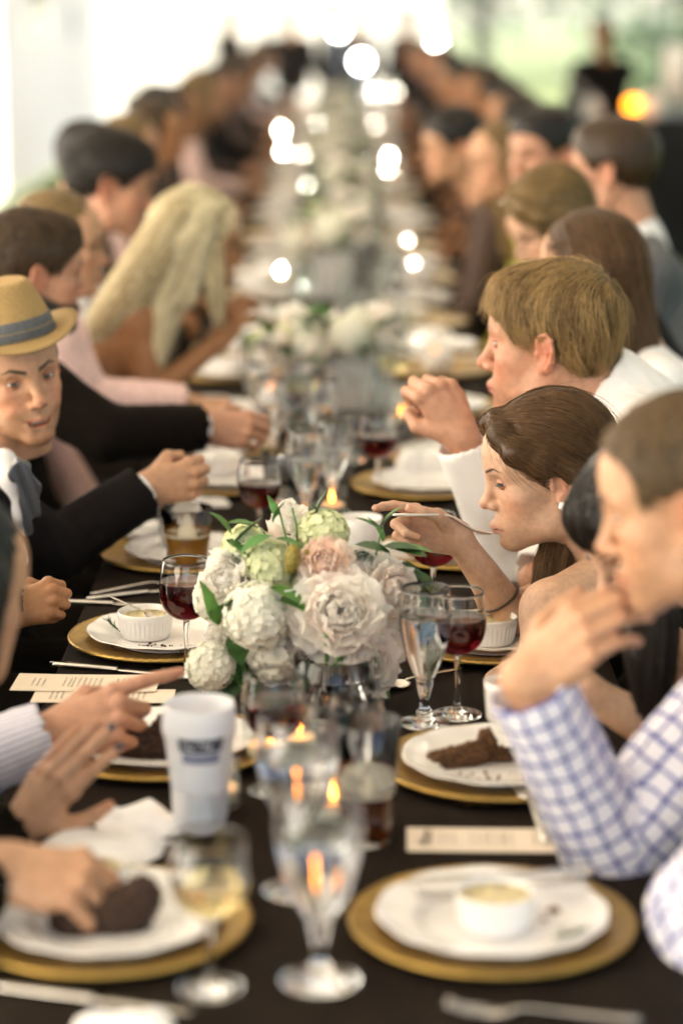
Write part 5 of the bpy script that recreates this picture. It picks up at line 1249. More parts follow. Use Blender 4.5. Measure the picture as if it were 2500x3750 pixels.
def leaf(parent, loc, d, k, s=1., roll=0.):
    o = obj('leaf', LEAF[k], None, parent, loc=loc); x = Vector(d).normalized(); q = x.to_track_quat('X', 'Z'); o.rotation_mode = 'QUATERNION'; o.rotation_quaternion = q @ Matrix.Rotation(roll, 3, 'X').to_quaternion(); o.scale = (s,)*3; return o

base = T(1225, 2640); FY = 3.40
arr = thing('flower_arrangement', (base[0], base[1], TZ+.0012), 'low bouquet of white peonies and green leaves at the table centre, sharp', 'flower arrangement', 'flower arrangements down the table')
o0 = np.array((base[0], base[1], TZ+.0012))
def at(u, v, dy=0.): return P(u, v, FY+dy)-o0
# square glass vase, water, stems
v, f = lathe([(0, 0), (.058, 0), (.060, .003), (.060, .100), (.0585, .101), (.057, .1), (.057, .010), (0, .010)], 48); obj('glass_vase', mesh('vase', v, f), M['glass'], arr)
v, f = lathe([(0, .0095), (.0574, .0095), (.0574, .066), (0, .066)], 48); obj('vase_water', mesh('vw', v, f), M['water'], arr)
g = np.random.default_rng(9)
for i in range(9):
    a = g.uniform(0, 6.28); v, f = tube([(.035*math.cos(a), .035*math.sin(a), .013), (.02*math.cos(a+.4), .02*math.sin(a+.4), .07), (.03*math.cos(a+2.5), .03*math.sin(a+2.5), .14)], .0032, 7); obj('stem', mesh('stem', v, f), M['stem'], arr)
for i in range(3): a = g.uniform(0, 6.28); leaf(arr, (.04*math.cos(a), .04*math.sin(a), .03), (math.cos(a+1.6), math.sin(a+1.6), .6), 1, 1.1)
bloom(arr, 'peony', at(1245, 2250, -.10), (.05, -1, .42), .074, 'wwp', 1, 6)
bloom(arr, 'peony', at(1330, 2415, -.09), (.3, -1, .12), .066, 'wpp', 2, 4)
bloom(arr, 'peony', at(1412, 2170, -.03), (.65, -.8, .3), .060, 'pwp', 3, 5, 'petal_pink', True)
bloom(arr, 'peony', at(1325, 2110, .0), (.3, -.6, .8), .056, 'ww', 4, 5)
bloom(arr, 'rose', at(1190, 2070, -.05), (-.05, -.85, .6), .046, 'ph', 5, 5, 'petal_peach')
bloom(arr, 'peony', at(855, 2130, .0), (-.6, -.7, .45), .062, 'ww', 6, 6)
bloom(arr, 'peony', at(1120, 2380, -.05), (-.1, -1, -.1), .058, 'ww', 7, 5)
bloom(arr, 'peony', at(1060, 1955, .05), (.0, -.4, 1), .040, 'wwp', 8, 4)
bloom(arr, 'lisianthus', at(1055, 1880, .05), (-.3, -.5, .9), .030, 'w', 9, 3)
bloom(arr, 'peony', at(1480, 2290, .03), (.9, -.4, 0), .045, 'pw', 12, 4)
bloom(arr, 'peony', at(1000, 2120, .06), (-.1, -.5, 1), .045, 'w', 21, 4)
bloom(arr, 'lisianthus', at(810, 2330, .0), (-.7, -.7, 0), .03, 'w', 22, 3)
for nm, u, v, dy, r, m_, sd in (('viburnum', 938, 2255, -.08, .050, 'snow', 1), ('viburnum', 772, 2440, -.06, .037, 'snow', 2), ('viburnum', 1010, 2400, -.04, .045, 'snow', 3), ('viburnum', 985, 2075, -.01, .040, 'snowg', 4), ('viburnum', 1185, 1955, .02, .038, 'snowg', 5), ('viburnum', 900, 2005, .03, .036, 'snowg', 6), ('viburnum', 1235, 2180, -.04, .028, 'snowg', 7), ('viburnum', 1440, 2330, .02, .032, 'snowg', 8), ('viburnum', 1090, 2170, .0, .035, 'snowg', 9), ('viburnum', 790, 2190, .02, .035, 'snow', 11)):
    snowball(arr, nm, at(u, v, dy), r, m_, sd, 260)
for (u, v, dy, d, k, s) in [(770, 2270, -.07, (-.3, -.2, .9), 0, 1.2), (800, 2290, -.07, (.5, -.5, .75), 0, 1.1), (760, 2250, -.06, (.7, -.4, .1), 0, 1.1), (985, 2150, -.10, (.8, -.3, -.5), 0, 1.15), (1010, 2190, -.10, (.7, -.5, -.3), 0, 1.0), (830, 1975, .0, (.5, -.3, -.4), 0, 1.0), (850, 1960, .0, (-.6, 0, .5), 0, .9), (880, 1990, .0, (.5, -.1, .8), 2, .9), (815, 2050, .0, (.9, -.3, .1), 2, 1.),
     (950, 1935, .0, (-.8, -.2, .1), 0, .9), (1000, 1975, -.02, (-.7, -.5, -.2), 1, 1.2), (1005, 1985, -.02, (.9, -.2, -.2), 1, 1.), (1010, 1920, .0, (.35, -.1, .9), 1, .8), (1000, 1900, .0, (-.2, -.2, 1), 1, .8), (1165, 1890, .02, (.2, 0, 1), 2, .7), (1170, 1895, .02, (-.5, 0, .9), 2, .5),
     (1390, 1990, .0, (-.4, -.2, .9), 1, 1.), (1395, 1960, .0, (-.8, -.2, .6), 1, 1.), (1400, 1945, .0, (.6, -.1, .8), 1, 1.), (1400, 2020, .0, (.7, -.4, .1), 2, 1.25), (1430, 2030, .0, (.95, -.2, .1), 1, 1.3), (1440, 2070, .0, (.6, -.5, -.5), 2, 1.3), (1480, 2130, .0, (.5, -.4, -.8), 2, 1.3), (1500, 2110, .0, (.8, -.2, -.5), 2, 1.2), (1460, 2230, .02, (.6, -.5, -.8), 2, 1.2), (1300, 2010, .0, (.7, -.4, .1), 2, 1.), (1270, 2040, .0, (.8, -.5, .2), 2, .8),
     (870, 2400, -.04, (-.2, -.5, -.9), 2, 1.2), (850, 2430, -.04, (.5, -.6, -.5), 2, 1.1), (900, 2380, -.03, (-.8, -.5, .0), 2, 1.), (1220, 2010, .0, (.1, -.7, -.5), 1, .8), (1140, 2270, -.05, (.6, -.5, -.6), 2, .8), (860, 2330, -.05, (.2, -.8, -.5), 2, .9), (1130, 2130, -.03, (.2, -.8, .3), 2, .9), (1340, 2480, -.03, (.7, -.4, -.7), 0, .9)]:
    leaf(arr, at(u, v, dy), d, k, s)
for pth in ([(1060, 2010), (1040, 1940), (1020, 1860)], [(1090, 2000), (1085, 1920), (1070, 1860)], [(1370, 2060), (1385, 1990), (1400, 1930)]):
    v, f = tube([at(u, v) for u, v in pth], .0018, 6); obj('stem', mesh('stem', v, f), M['leaf2'], arr)
parts = []
for i in range(46):
    a = at(1120+g.normal()*22, 2045+g.normal()*28, -.03+g.normal()*.01); parts.append(ball(a, (.0045*g.uniform(.7, 1.2),)*3, 4))
obj('seed_head', mesh('seed', *join(parts)), M['seed'], arr)
v, f = tube([at(1075, 2000, -.05), at(1072, 2050, -.06), at(1060, 2100, -.06)], [.009, .013, .006], 8); obj('seed_pod', mesh('pod', v, f), M['seed'], arr)

# white square vase arrangement further back, and simpler ones down the table
def far_arr(u, v, Yv, lab, white_vase=True, seed=1, sc=1.):
    b = T(u, v); t = thing('flower_arrangement', (b[0], b[1], TZ+.001), lab, 'flower arrangement', 'flower arrangements down the table')
    if white_vase:
        V = []; 
        for r, z in ((.058, 0), (.060, .004), (.068, .130), (.0675, .132), (.063, .130), (.056, .01)):
            for a in range(32): q = a/32*2*math.pi; s = (abs(math.cos(q))**6+abs(math.sin(q))**6)**(-1/6); V.append((r*s*math.cos(q), r*s*math.sin(q), z))
        obj('square_vase', mesh('sv', np.array(V), grid_faces(6, 32, True)), M['china'], t)
    else:
        v, f = lathe([(0, 0), (.055, 0), (.055, .1), (.053, .1), (.053, .008), (0, .008)], 28); obj('glass_vase', mesh('gv', v, f), M['thin'], t)
    g = random.Random(seed)
    for i in range(7):
        a = i*.9+g.random(); d = (.09 if i else 0)*sc; z = .15+.07*g.random()*sc+(.04 if i == 0 else 0)
        n = (math.cos(a)*.8, math.sin(a)*.8, .7)
        if i % 2: snowball(t, 'viburnum', (d*math.cos(a), d*math.sin(a), z), .045*sc, g.choice(['snow', 'snowg', 'snow']), seed+i, 110)
        else: bloom(t, 'peony', (d*math.cos(a), d*math.sin(a), z), n, .058*sc, 'wwp', seed+i, 3)
    for i in range(22):
        a = g.random()*6.28; e = g.uniform(-.2, .9); d = .09*sc; leaf(t, (d*math.cos(a), d*math.sin(a), .14+.08*g.random()), (math.cos(a), math.sin(a), e), g.choice([0, 0, 2]), 1.4)
    return t
far0 = far_arr(1278, 1500, 0, 'bouquet in a white square vase at mid table', True, 31, 1.15)
far1 = far_arr(1080, 1480, 0, 'low bouquet in clear glass just left of the white square vase', False, 61, .95)
FA = [(.01, 8.3, 'blurred bouquet beyond the white square vase, next in line'), (-.03, 9.6, 'blurred bouquet second beyond the white square vase'), (.04, 10.9, 'blurred bouquet third beyond the white square vase'), (-.02, 12.2, 'blurred bouquet fourth beyond the white square vase'), (.03, 13.6, 'blurred bouquet fifth beyond the white square vase'), (-.03, 15, 'blurred bouquet level with the near side of the bar'),
      (.0, 16.5, 'blurred bouquet level with the far side of the bar'), (.03, 18.2, 'blurred bouquet third from the far end of the table'), (-.02, 20.2, 'blurred bouquet second from the far end of the table'), (.02, 22.6, 'blurred bouquet at the far end of the table')]
for k, (x, y, lab) in enumerate(FA):
    t = dup(far1 if k % 2 else far0, (x+fr_.uniform(-.05, .05), y, TZ+.001), rz=k*1.3, label=lab, scale=fr_.uniform(1.0, 1.25))
for u, v, lab in ((1372, 478, 'added glint candle on the far table, right of the middle, upper'), (1425, 598, 'added glint candle on the far table beside the right-hand guests'), (1418, 650, 'added glint candle on the far table just before the brightest right one'), (1160, 475, 'added glint candle on the far table, left of the middle, upper'), (1030, 495, 'added glint candle on the far table by the left-hand guests, farther'), (1036, 578, 'added glint candle on the far table by the left-hand guests, nearer'), (1028, 1030, 'added glint candle left of the mid-table bouquet'), (1445, 350, 'added glint candle farthest down the table, right'), (1370, 352, 'added glint candle farthest down the table, left'), (1590, 1345, 'added glint candle behind the raised fist'), (1075, 1480, 'added glint candle beside the low bouquet'), (980, 1470, 'added glint candle by the bracelet hand')):  # candles added in place of bright glints on the glassware
    candle(gl(u, v), lab, part='glint_flame' if v < 1100 else 'flame')
for k in range(8):
    candle((fr_.uniform(-.1, .1), 6.8+k*1.9, TZ+.001), 'small lit votive candle in the table middle, %s past the white square vase' % ORD[k])

for k in range(18):  # small lights added to scatter soft glints down the table
    t = candle((fr_.uniform(-.32, .32), 6.9+k*.8+fr_.uniform(-.2, .2), TZ+.001), 'tiny added glint light on the blurred table, %s going away from the bouquets' % ORD[k], part='glint_flame'); t.scale = (.5,)*3

# ------------------------------------------------------------------ the guests
sg = lambda a: np.sign(a[:, 1])
def FL_short(a): t = np.clip((a[:, 2]-.03)/.09, 0, 1); return norm_rows(np.stack([.55*t-.12, .35*sg(a)*t, -(1-t)*1.0-.05], 1))
def FL_crop(a): return norm_rows(np.stack([-.5+0*a[:, 0], .0*a[:, 1], -.35+0*a[:, 2]], 1))
def FL_back(a): t = np.clip((a[:, 2]-.02)/.09, 0, 1); return norm_rows(np.stack([-.8+0*t, .35*sg(a)*t, -.30-.55*(1-t)], 1))
def FL_down(a): t = np.clip((a[:, 2]-.04)/.09, 0, 1); return norm_rows(np.stack([-.25-.3*t, .6*sg(a)*t, -1+.4*t], 1))
def FL_bangs(a): t = np.clip((a[:, 2]-.06)/.07, 0, 1); fr = np.clip((a[:, 0]+.01)/.04, 0, 1); return norm_rows(np.stack([.7*t*fr-.3*t*(1-fr), .6*sg(a)*t*(1-fr), -1+.6*t], 1))
FAIR = (.50, .27, .155); PALE = (.56, .335, .22); TAN = (.36, .165, .068); ROSY = (.485, .245, .15)

# woman eating from a spoon (sharp)
W1 = person('woman with pulled-back brown hair and crystal stud eating from a spoon', (184, 13, 0), ((.0925, 0, .006), P(1788, 1752, 3.72)), (.90, 3.78, .52), 'pulled', 'h_brown', PALE, True, 'black_dress', -1, scale=1.03,
    arms={'r': (P(1875, 2250, 3.74), P(1672, 1968, 3.71), dict(pose='spoon', f=(-.88, -.12, .30), n=(.0, -.93, -.30), h=.0022)), 'l': (P(1975, 2430, 3.50), P(1820, 2500, 3.45), None)},
    hh=.0016, bh=.006, sleeves=False, low=.22, eyes=dict(gaze=(.9, 0, -.45), up=.10, lo=.26, lash=1.), headk=dict(pucker=.50, jaw=1.02), colk=dict(brow=(.030, .016, .008), flush=.6, lips=(.52, .25, .19)), chair='dark chair under the woman with the spoon',
    shov={'l': P(2015, 2235, 3.56)}, strandk=dict(flow=FL_back, n=12000, steps=9, step=.010, r=.00030, jit=.14, lift=(-.0015, .0026), stray=.015, cl=110.),
    locks=[([P(2060, 1840, 3.74), P(2030, 1960, 3.72), P(1990, 2090, 3.66), P(1988, 2260, 3.60), P(1990, 2400, 3.58)], [.010, .014, .013, .011, .006], 700), ([P(2080, 1840, 3.74), P(2055, 1980, 3.72), P(2035, 2140, 3.66), P(2040, 2300, 3.6), P(2040, 2420, 3.6)], [.014, .02, .02, .014, .008], 700)])
nail_mesh(W1.H['r'], 'thumb', M['nail'], W1.o, W1.loc); nail_mesh(W1.H['r'], 0, M['nail'], W1.o, W1.loc)
e_ = W1.X(np.array([(-.004, .0815, -.046)]))[0]; v, f = ball((0, 0, 0), (1, 1, 1), 5); g = np.random.default_rng(2); v = v*(.0075+.001*np.sign(np.sin(v[:, :1]*9)*np.sin(v[:, 2:]*9)))+e_-W1.loc
obj('stud_earring', mesh('stud', v, f, smooth=False), M['pearl'], W1.o)
def ring(p, a, b, t, r, rt, nm, m_, n=28):
    c_ = a+(b-a)*t; d = unit(b-a); x = unit(np.cross(d, (.2, .3, 1))); y = np.cross(d, x); pts = [c_-p.loc+(x*math.cos(q)+y*math.sin(q))*r for q in np.linspace(0, 2*math.pi, n)]
    v, f = tube(pts, rt, 6); obj(nm, mesh(nm, v, f), M[m_], p.o)
ring(W1, W1.A['r'][0], W1.A['r'][1], .22, .0345, .0022, 'hair_tie', 'cord')
# the spoon in her hand
sa = W1.H['r'][0]((.140*.9, .034*.9, -.040*.9))+np.array((.0, -.030, .006)); sb = W1.X(np.array([(.108, .002, -.0755)]))[0]
sp_ = thing('spoon', (sa+sb)/2, "spoon held to the lips of the woman with the crystal stud", 'spoon'); d_ = Vector(sb-sa); L_ = d_.length; sp_.rotation_mode = 'QUATERNION'; sp_.rotation_quaternion = d_.to_track_quat('X', 'Z')
hp = smooth_prof([(-L_/2-.012, -.002), (-L_/2+.03, .004), (0, .012), (L_/2-.055, .002), (L_/2-.035, -.004)], 6); obj('handle', mesh('handle', *strip(hp, np.interp(np.arange(len(hp)), [0, 3, len(hp)*.5, len(hp)], [.004, .0055, .0035, .0024]), .0016)), M['silver'], sp_)
V = []
for i in range(9):
    for j in range(11): a = i/8*2-1; b = j/5-1; V.append((L_/2-.016+.022*a, .0135*math.sqrt(max(0, 1-a*a))*b, -.0045-.005*(1-a*a)*(1-b*b)))
V = np.array(V); F_ = [tuple(q) for q in grid_faces(9, 11)]; obj('bowl', mesh('bowl', np.vstack([V, V-np.array((0, 0, .001))]), F_+[tuple(i+99 for i in q[::-1]) for q in F_]), M['silver'], sp_)

# man in the felt hat
F1 = person('smiling man in tan felt hat with dark suit and grey satin tie', (-62, 4, 10), ((.088, 0, 0), P(120, 1396, 4.15)), (-.98, 4.28, .52), 'cropped', 'h_mid', FAIR, False, 'suit', 1, scale=1.02, suit=True,
    arms={'r': (P(200, 2010, 4.20), P(535, 1790, 4.28), dict(pose='fist', f=(.95, .05, .22), n=(.12, .95, -.1))), 'l': None}, lat=(-.35, 1, 0),
    hh=.0016, bh=.007, eyes=dict(gaze=(1, -.12, .06), up=.25, lo=.22), headk=dict(open_=.017, smile=1.15, jaw=.89, nose=1.05), colk=dict(brow=(.035, .022, .012), stub=.5, flush=.75), chair='dark chair under the man in the felt hat')
v, f = ball((.088, 0, -.0742), (.006, .0165, .0032), 6); obj('teeth', mesh('teeth', F1.X(v)-F1.loc, f), M['teeth'], F1.o)
hat = obj('hat', None, None, F1.o); hat['label'] = 'tan felt hat with grey band'
n = 64; a = np.linspace(0, 2*np.pi, n, endpoint=False)
def hatring(rx, ry, z, dip=0., x0=-.012): return np.stack([x0+rx*np.cos(a), ry*np.sin(a), z+dip*np.cos(2*a)+0*a], 1)
HZ = .048
rows = [hatring(.150, .132, HZ+.004, -.018), hatring(.151, .133, HZ+.0065, -.018), hatring(.135, .115, HZ+.003, -.012), hatring(.112, .090, HZ+.004, -.003)]
rows2 = [hatring(.112, .090, HZ+.000, -.003), hatring(.135, .115, HZ-.001, -.012)]
V = np.concatenate(rows2[::-1][:0]+[rows2[0], rows2[1]]+rows); hv = lambda q: F1.X(q @ roty(R(-7)).T+np.array((-.004, 0, .012)))-F1.loc
obj('brim', mesh('brim', hv(V), grid_faces(6, n, True)), M['straw'], hat)
rows = [hatring(.1125, .0905, HZ-.002), hatring(.111, .089, HZ+.02), hatring(.099, .078, HZ+.055), hatring(.088, .067, HZ+.085)]
top = hatring(.074, .052, HZ+.103); top[:, 2] += -.016*np.exp(-(top[:, 1]/.02)**2)*(top[:, 0] < .03); mid_ = hatring(.045, .03, HZ+.092); cen = hatring(.001, .001, HZ+.088)
top2 = hatring(.083, .062, HZ+.097)
obj('crown', mesh('crown', hv(np.concatenate(rows+[top2, top, mid_, cen])), grid_faces(8, n, True)), M['straw'], hat)
band = np.concatenate([hatring(.1135, .0915, HZ+.004), hatring(.1148, .0928, HZ+.006), hatring(.1108, .0888, HZ+.020), hatring(.1110, .0890, HZ+.022), hatring(.1070, .0858, HZ+.036), hatring(.1048, .0838, HZ+.038)])
obj('band', mesh('band', hv(band), grid_faces(6, n, True)), M['band'], hat)
# satin tie: knot and loosely hanging folds
fr = F1.N+F1.fd*.075
g = Field(fr-.25, fr+.25, .0035); k0 = P(75, 1712, 4.06)
g.el(k0, (.019, .016, .018), .006)
for (q0, q1, r0_, r1_) in (((75, 1720), (50, 1745), .012, .011), ((85, 1725), (118, 1790), .013, .015), ((118, 1790), (132, 1880), .015, .009), ((82, 1735), (100, 1840), .012, .012), ((100, 1840), (100, 1950), .012, .009)):
    g.rc(P(*q0, 4.05), P(*q1, 4.045), r0_, r1_, .006)
v, f = g.mesh(); nn = vnormals(v, f); v = v+nn*(np.sin(v @ np.array((260, 60, 90)))*.0022)[:, None]; obj('satin_tie', mesh('tie', v-F1.loc, f), M['satin'], F1.o)
g = Field(fr-.3, fr+.3, .004); g.chain([P(15, 1690, 4.11), P(38, 1770, 4.09), P(60, 1880, 4.08), P(80, 2050, 4.11)], [.024, .026, .024, .012], .02); v, f = g.mesh(); obj('shirt_front', mesh('shirt_front', v-F1.loc, f), M['white_shirt'], F1.o)

# bearded man reaching across
B1 = person('bearded man in black suit stretching his arm to a glass', (22, 6, 0), ((-.010, -.073, -.014), P(137, 1030, 4.78)), (-.98, 4.85, .52), 'short', 'h_mid', ROSY, False, 'suit2', 1, scale=1.05, suit=True,
    arms={'r': (P(395, 1590, 4.70), P(750, 1565, 4.80), dict(pose='grip', f=(.97, .1, -.05), n=(.05, .85, -.45))), 'l': None}, hh=.0025, colk=dict(beard=1., brow=(.009, .0055, .003), flush=.7), chair='dark chair under the bearded man',
    shov={'r': P(150, 1430, 4.72)}, strandk=dict(flow=FL_short, n=3500, steps=6, step=.009, r=.0005, jit=.25))
# woman in pink lace
K1 = person('woman in pink lace with a gold bracelet, profile turned right', (6, 6, 0), ((.1055, 0, -.033), P(384, 958, 5.4)), (-1.0, 5.42, .52), 'bun', 'h_dblond', FAIR, True, 'pink_lace', 1,
    arms={'r': (P(325, 1455, 5.32), P(690, 1480, 5.36), dict(pose='relax', f=(1, .05, -.08), n=(0, .2, -1))), 'l': None}, hh=.003, shov={'r': P(215, 1235, 5.32)}, chair='dark chair under the woman in pink lace')
ring(K1, K1.A['r'][0], K1.A['r'][1], .92, .031, .005, 'bracelet', 'bracelet')
# blonde leaning forward
G1 = person('woman with long blonde hair leaning forward with bare shoulders', (8, 14, 0), ((.1055, 0, -.033), P(872, 955, 5.75)), (-.95, 5.8, .52), 'long', 'h_blond', TAN, True, 'black_dress', 1,
    arms={'r': (P(545, 1455, 5.62), P(795, 1255, 5.72), dict(pose='relax', f=(.5, .1, .8), n=(.6, .6, .2))), 'l': None}, hh=.003, sleeves=False, low=.25, shov={'r': P(500, 1165, 5.64)}, chair='dark chair under the long-haired blonde',
    strandk=dict(flow=FL_down, n=8000, steps=9, step=.018, r=.0007, jit=.05, lift=(-.002, .006), cl=70., cz=.10),
    locks=[([P(640, 800, 5.68), P(560, 950, 5.66), P(470, 1080, 5.64), P(380, 1190, 5.64), P(340, 1330, 5.66)], [.05, .06, .055, .04, .02], 1500), ([P(770, 900, 5.68), P(782, 1040, 5.67), P(800, 1180, 5.68)], [.026, .022, .010], 400)])
# man in white collar
H1 = person('dark-haired man with a white collar looking down on the left', (8, 16, 0), ((-.010, -.073, -.014), P(392, 690, 6.5)), (-1.0, 6.5, .52), 'short', 'h_dark', ROSY, False, 'white_shirt', 1, scale=1.14, hh=.003, colk=dict(flush=.7), hairvol=.008, chair='dark chair under the dark-haired man in white', neckopen=.066,
    strandk=dict(flow=FL_short, n=2000, steps=6, step=.01, r=.0008, jit=.25))
# near left: people mostly outside the frame, whose hands come in
A1 = person('person with long dark hair at the very left edge, holding a fork', (48, 14, 0), P(-180, 2150, 2.72), (-.98, 2.62, .52), 'long', 'h_dark', FAIR, True, 'suit2', 1, hh=.004,
    arms={'r': (P(-260, 3420, 2.40), P(-40, 3175, 2.46), dict(pose='grip', f=(.80, .1, -.15), n=(-.2, .35, -.9), s=1.12)), 'l': (P(-200, 3250, 2.75), P(85, 3030, 2.80), dict(pose='flat', f=(.58, .0, .78), n=(.35, .75, -.35)))}, chair='dark chair at the left front edge')
nail_mesh(A1.H['l'], 1, M['nail_dark'], A1.o, A1.loc); nail_mesh(A1.H['l'], 0, M['nail_dark'], A1.o, A1.loc)
C1 = person('person in striped white cuff pointing across the plate, face out of frame', (-15, 8, 0), P(-420, 1750, 3.2), (-1.02, 3.15, .52), 'short', 'h_mid', ROSY, False, 'stripe_shirt' if 'stripe_shirt' in M else 'white_shirt', 1, hh=.004,
    arms={'r': (P(-160, 2830, 3.02), P(190, 2690, 3.05), dict(pose='point', f=(.93, .08, .30), n=(.25, .80, -.55), h=.003, s=1.06)), 'l': None}, pattern=True, chair='dark chair of the pointing person')
D1 = person('person in dark suit at the left edge, hand resting by the table', (-10, 10, 0), P(-480, 1500, 3.72), (-1.03, 3.7, .52), 'short', 'h_mid', TAN, False, 'suit', 1, hh=.004, suit=True,
    arms={'r': (P(-120, 2200, 3.62), P(30, 2240, 3.66), dict(pose='fist', f=(.9, .1, .3), n=(0, .8, -.5), s=.84)), 'l': None}, chair='dark chair at the left edge beyond the pointing person')
fk = cutlery('fork', P(175, 3440, 2.44), 0, 'fork held over the dark cake by the left-hand guest', rot=(0, R(55), R(15)))

# man in the checked shirt
X1 = person('man in blue-checked white shirt resting hand against chin', (164, 17, 0), ((.0905, 0, .004), P(2236, 1872, 2.64)), (.96, 2.64, .52), 'cropped', 'h_shaved', FAIR, False, 'plaid', -1, scale=1.01, build=1.04, pattern=True,
    arms={'r': (P(2230, 3110, 2.72), P(1925, 2490, 2.66), dict(pose='chin', f=(.62, -.12, .62), n=(.55, .72, -.40), h=.0026, s=1.03)), 'l': (P(2570, 3330, 2.46), P(2720, 3780, 2.36), None)}, hh=.0022, bh=.006, eyes=dict(gaze=(1, .1, -.3), up=.22, lo=.28), colk=dict(stub=.45, flush=.55), wrinkle=.005,
    chair='dark chair under the man in the checked shirt', strandk=dict(flow=FL_crop, n=8000, steps=4, step=.005, r=.0004, jit=.3))
# dark-haired woman behind him
Y1_ = person('woman with black fringe looking down behind the checked shirt man', (214, 34, 0), ((.1055, 0, -.033), P(2212, 2158, 3.12)), (.98, 3.2, .52), 'bangs', 'h_dark', PALE, True, 'green_dress', -1, hh=.0022, bh=.006, sleeves=False, low=.20, eyes=dict(gaze=(.9, 0, -.55), up=.10, lo=.34, lash=1.),
    arms={'l': (P(2440, 2700, 3.06), P(2135, 2525, 3.04), dict(pose='grip', f=(-1, .0, -.1), n=(.0, .75, -.5), s=.86)), 'r': None}, chair='dark chair under the woman with the black fringe',
    strandk=dict(flow=FL_bangs, n=6000, steps=9, step=.012, r=.00035, jit=.10, lift=(-.001, .0025)),
    locks=[([P(2330, 2050, 3.02), P(2400, 2250, 2.98), P(2400, 2450, 2.97), P(2390, 2650, 2.97)], [.02, .026, .022, .010], 900), ([P(2300, 2200, 3.0), P(2330, 2400, 2.97), P(2345, 2580, 2.97)], [.012, .012, .005], 250)])
cup = thing('white_cup', P(1850, 2640, 3.06), 'small white cup held by the woman with the black fringe', 'cup')
v, f = lathe([(0, 0), (.021, 0), (.026, .004), (.030, .05), (.0305, .058), (.029, .058), (.024, .006), (0, .005)], 36); obj('cup_body', mesh('cup', v, f), M['china'], cup)
v, f = lathe([(0, .046), (.0285, .046), (.028, .044), (0, .044)], 28); obj('drink', mesh('cd', v, f), M['cream'], cup)
# boy / man in white, fist raised
Z1 = person('fair-haired man in white shirt with raised fist and rolled cuff', (161, 4, 0), ((.108, 0, -.036), P(1774, 1328, 4.16)), (.98, 4.3, .52), 'short', 'h_sandy', ROSY, False, 'cream_shirt', -1, scale=1.14, build=1.02,
    arms={'r': (P(1880, 2060, 4.18), P(1690, 1600, 4.12), dict(pose='fist', f=(-.50, .10, .82), n=(-.35, .90, -.1), s=1.10)), 'l': (P(2100, 2060, 4.0), P(1950, 2120, 3.95), None)}, hh=.0022, bh=.007, eyes=dict(gaze=(1, 0, -.4), up=.14, lo=.26), headk=dict(pucker=.35, nose=1.02), colk=dict(brow=(.16, .09, .04), browk=.7, flush=.85, lips=(.52, .20, .15)), wrinkle=.005,
    chair='dark chair under the fair-haired man in white', collar=True, Nadj=(.015, 0, .065), hairvol=-.002, strandk=dict(flow=FL_short, n=12000, steps=7, step=.009, r=.0004, jit=.25, lift=(-.002, .006), stray=.06, cl=95.))
# further guests on the right
person('woman with long brown hair in white, turned away behind the fair man', (150, 10, 0), P(2150, 985, 4.85), (.98, 4.9, .52), 'long', 'h_brown', FAIR, True, 'white_shirt', -1, hh=.004, strandk=dict(flow=FL_down, n=3000, steps=9, step=.016, r=.0007, jit=.06, cz=.1), chair='dark chair under the long-haired woman in white')
person('woman with parted fair-brown hair bending her pink face down', (205, 28, 0), P(2010, 815, 5.5), (.98, 5.45, .52), 'pulled', 'h_dblond', PALE, True, 'black_dress', -1, hh=.004, hairvol=.006, strandk=dict(flow=FL_back, n=1500, steps=7, step=.012, r=.0009, jit=.2), chair='dark chair under the woman with parted hair')
person('man in grey suit and white collar seen from behind', (160, 6, 0), P(2235, 615, 6.3), (1.0, 6.2, .52), 'short', 'h_mid', ROSY, False, 'grey_suit', -1, scale=1.08, hh=.004, suit=True, hairvol=.006, neckopen=.082, chair='dark chair under the man in grey')
person('man with rosy face turned to the camera, dark hair', (222, 4, 0), P(1985, 560, 6.9), (.98, 6.85, .52), 'short', 'h_dark', ROSY, False, 'white_shirt', -1, scale=1.08, hh=.004, hairvol=.004, chair='dark chair under the rosy-faced man')
person('fair-haired woman in bright yellow-green dress', (205, 6, 0), P(1825, 590, 7.4), (.92, 7.4, .52), 'long', 'h_dblond', FAIR, True, 'yellow_dress', -1, hh=.004, shov={'r': (.62, 7.55, 1.03), 'l': (.62, 7.25, 1.03)}, chair='dark chair under the woman in yellow-green')
person('woman with dark upswept hair, face lit, in dark clothes', (196, 10, 0), P(1655, 530, 8.0), (.95, 8.0, .52), 'bun', 'h_dark', FAIR, True, 'brown_dress', -1, hh=.004, hairvol=.008, chair='dark chair under the woman with upswept hair')

# blurred guests down the table: six kinds, copied
KIND = [('dark-haired guest in black suit among the blurred rows', 'short', 'h_dark', TAN, False, 'suit2', True), ('blonde guest in pink lace among the blurred rows', 'long', 'h_dblond', FAIR, True, 'pink_lace', False), ('brown-haired guest in brown dress among the blurred rows', 'long', 'h_mid', TAN, True, 'brown_dress', False),
        ('brown-haired guest in white shirt among the blurred rows', 'short', 'h_mid', FAIR, False, 'white_shirt', False), ('guest in black dress with dark bun among the blurred rows', 'bun', 'h_dark', ROSY, True, 'black_dress', False), ('guest in grey suit among the blurred rows', 'short', 'h_brown', ROSY, False, 'grey_suit', True)]  # darker skin tones here put the far shade into the colour
TPL = []
seats = [(s, y) for s in (-1, 1) for y in (np.arange(7.25, 24, .60) if s < 0 else np.arange(8.7, 24, .60))]
ordr = {-1: [0, 2, 1, 2, 0, 4, 2, 5, 1, 0, 2, 4, 3], 1: [4, 0, 2, 0, 4, 0, 2, 4, 0, 5]}
cnt = {-1: 0, 1: 0}
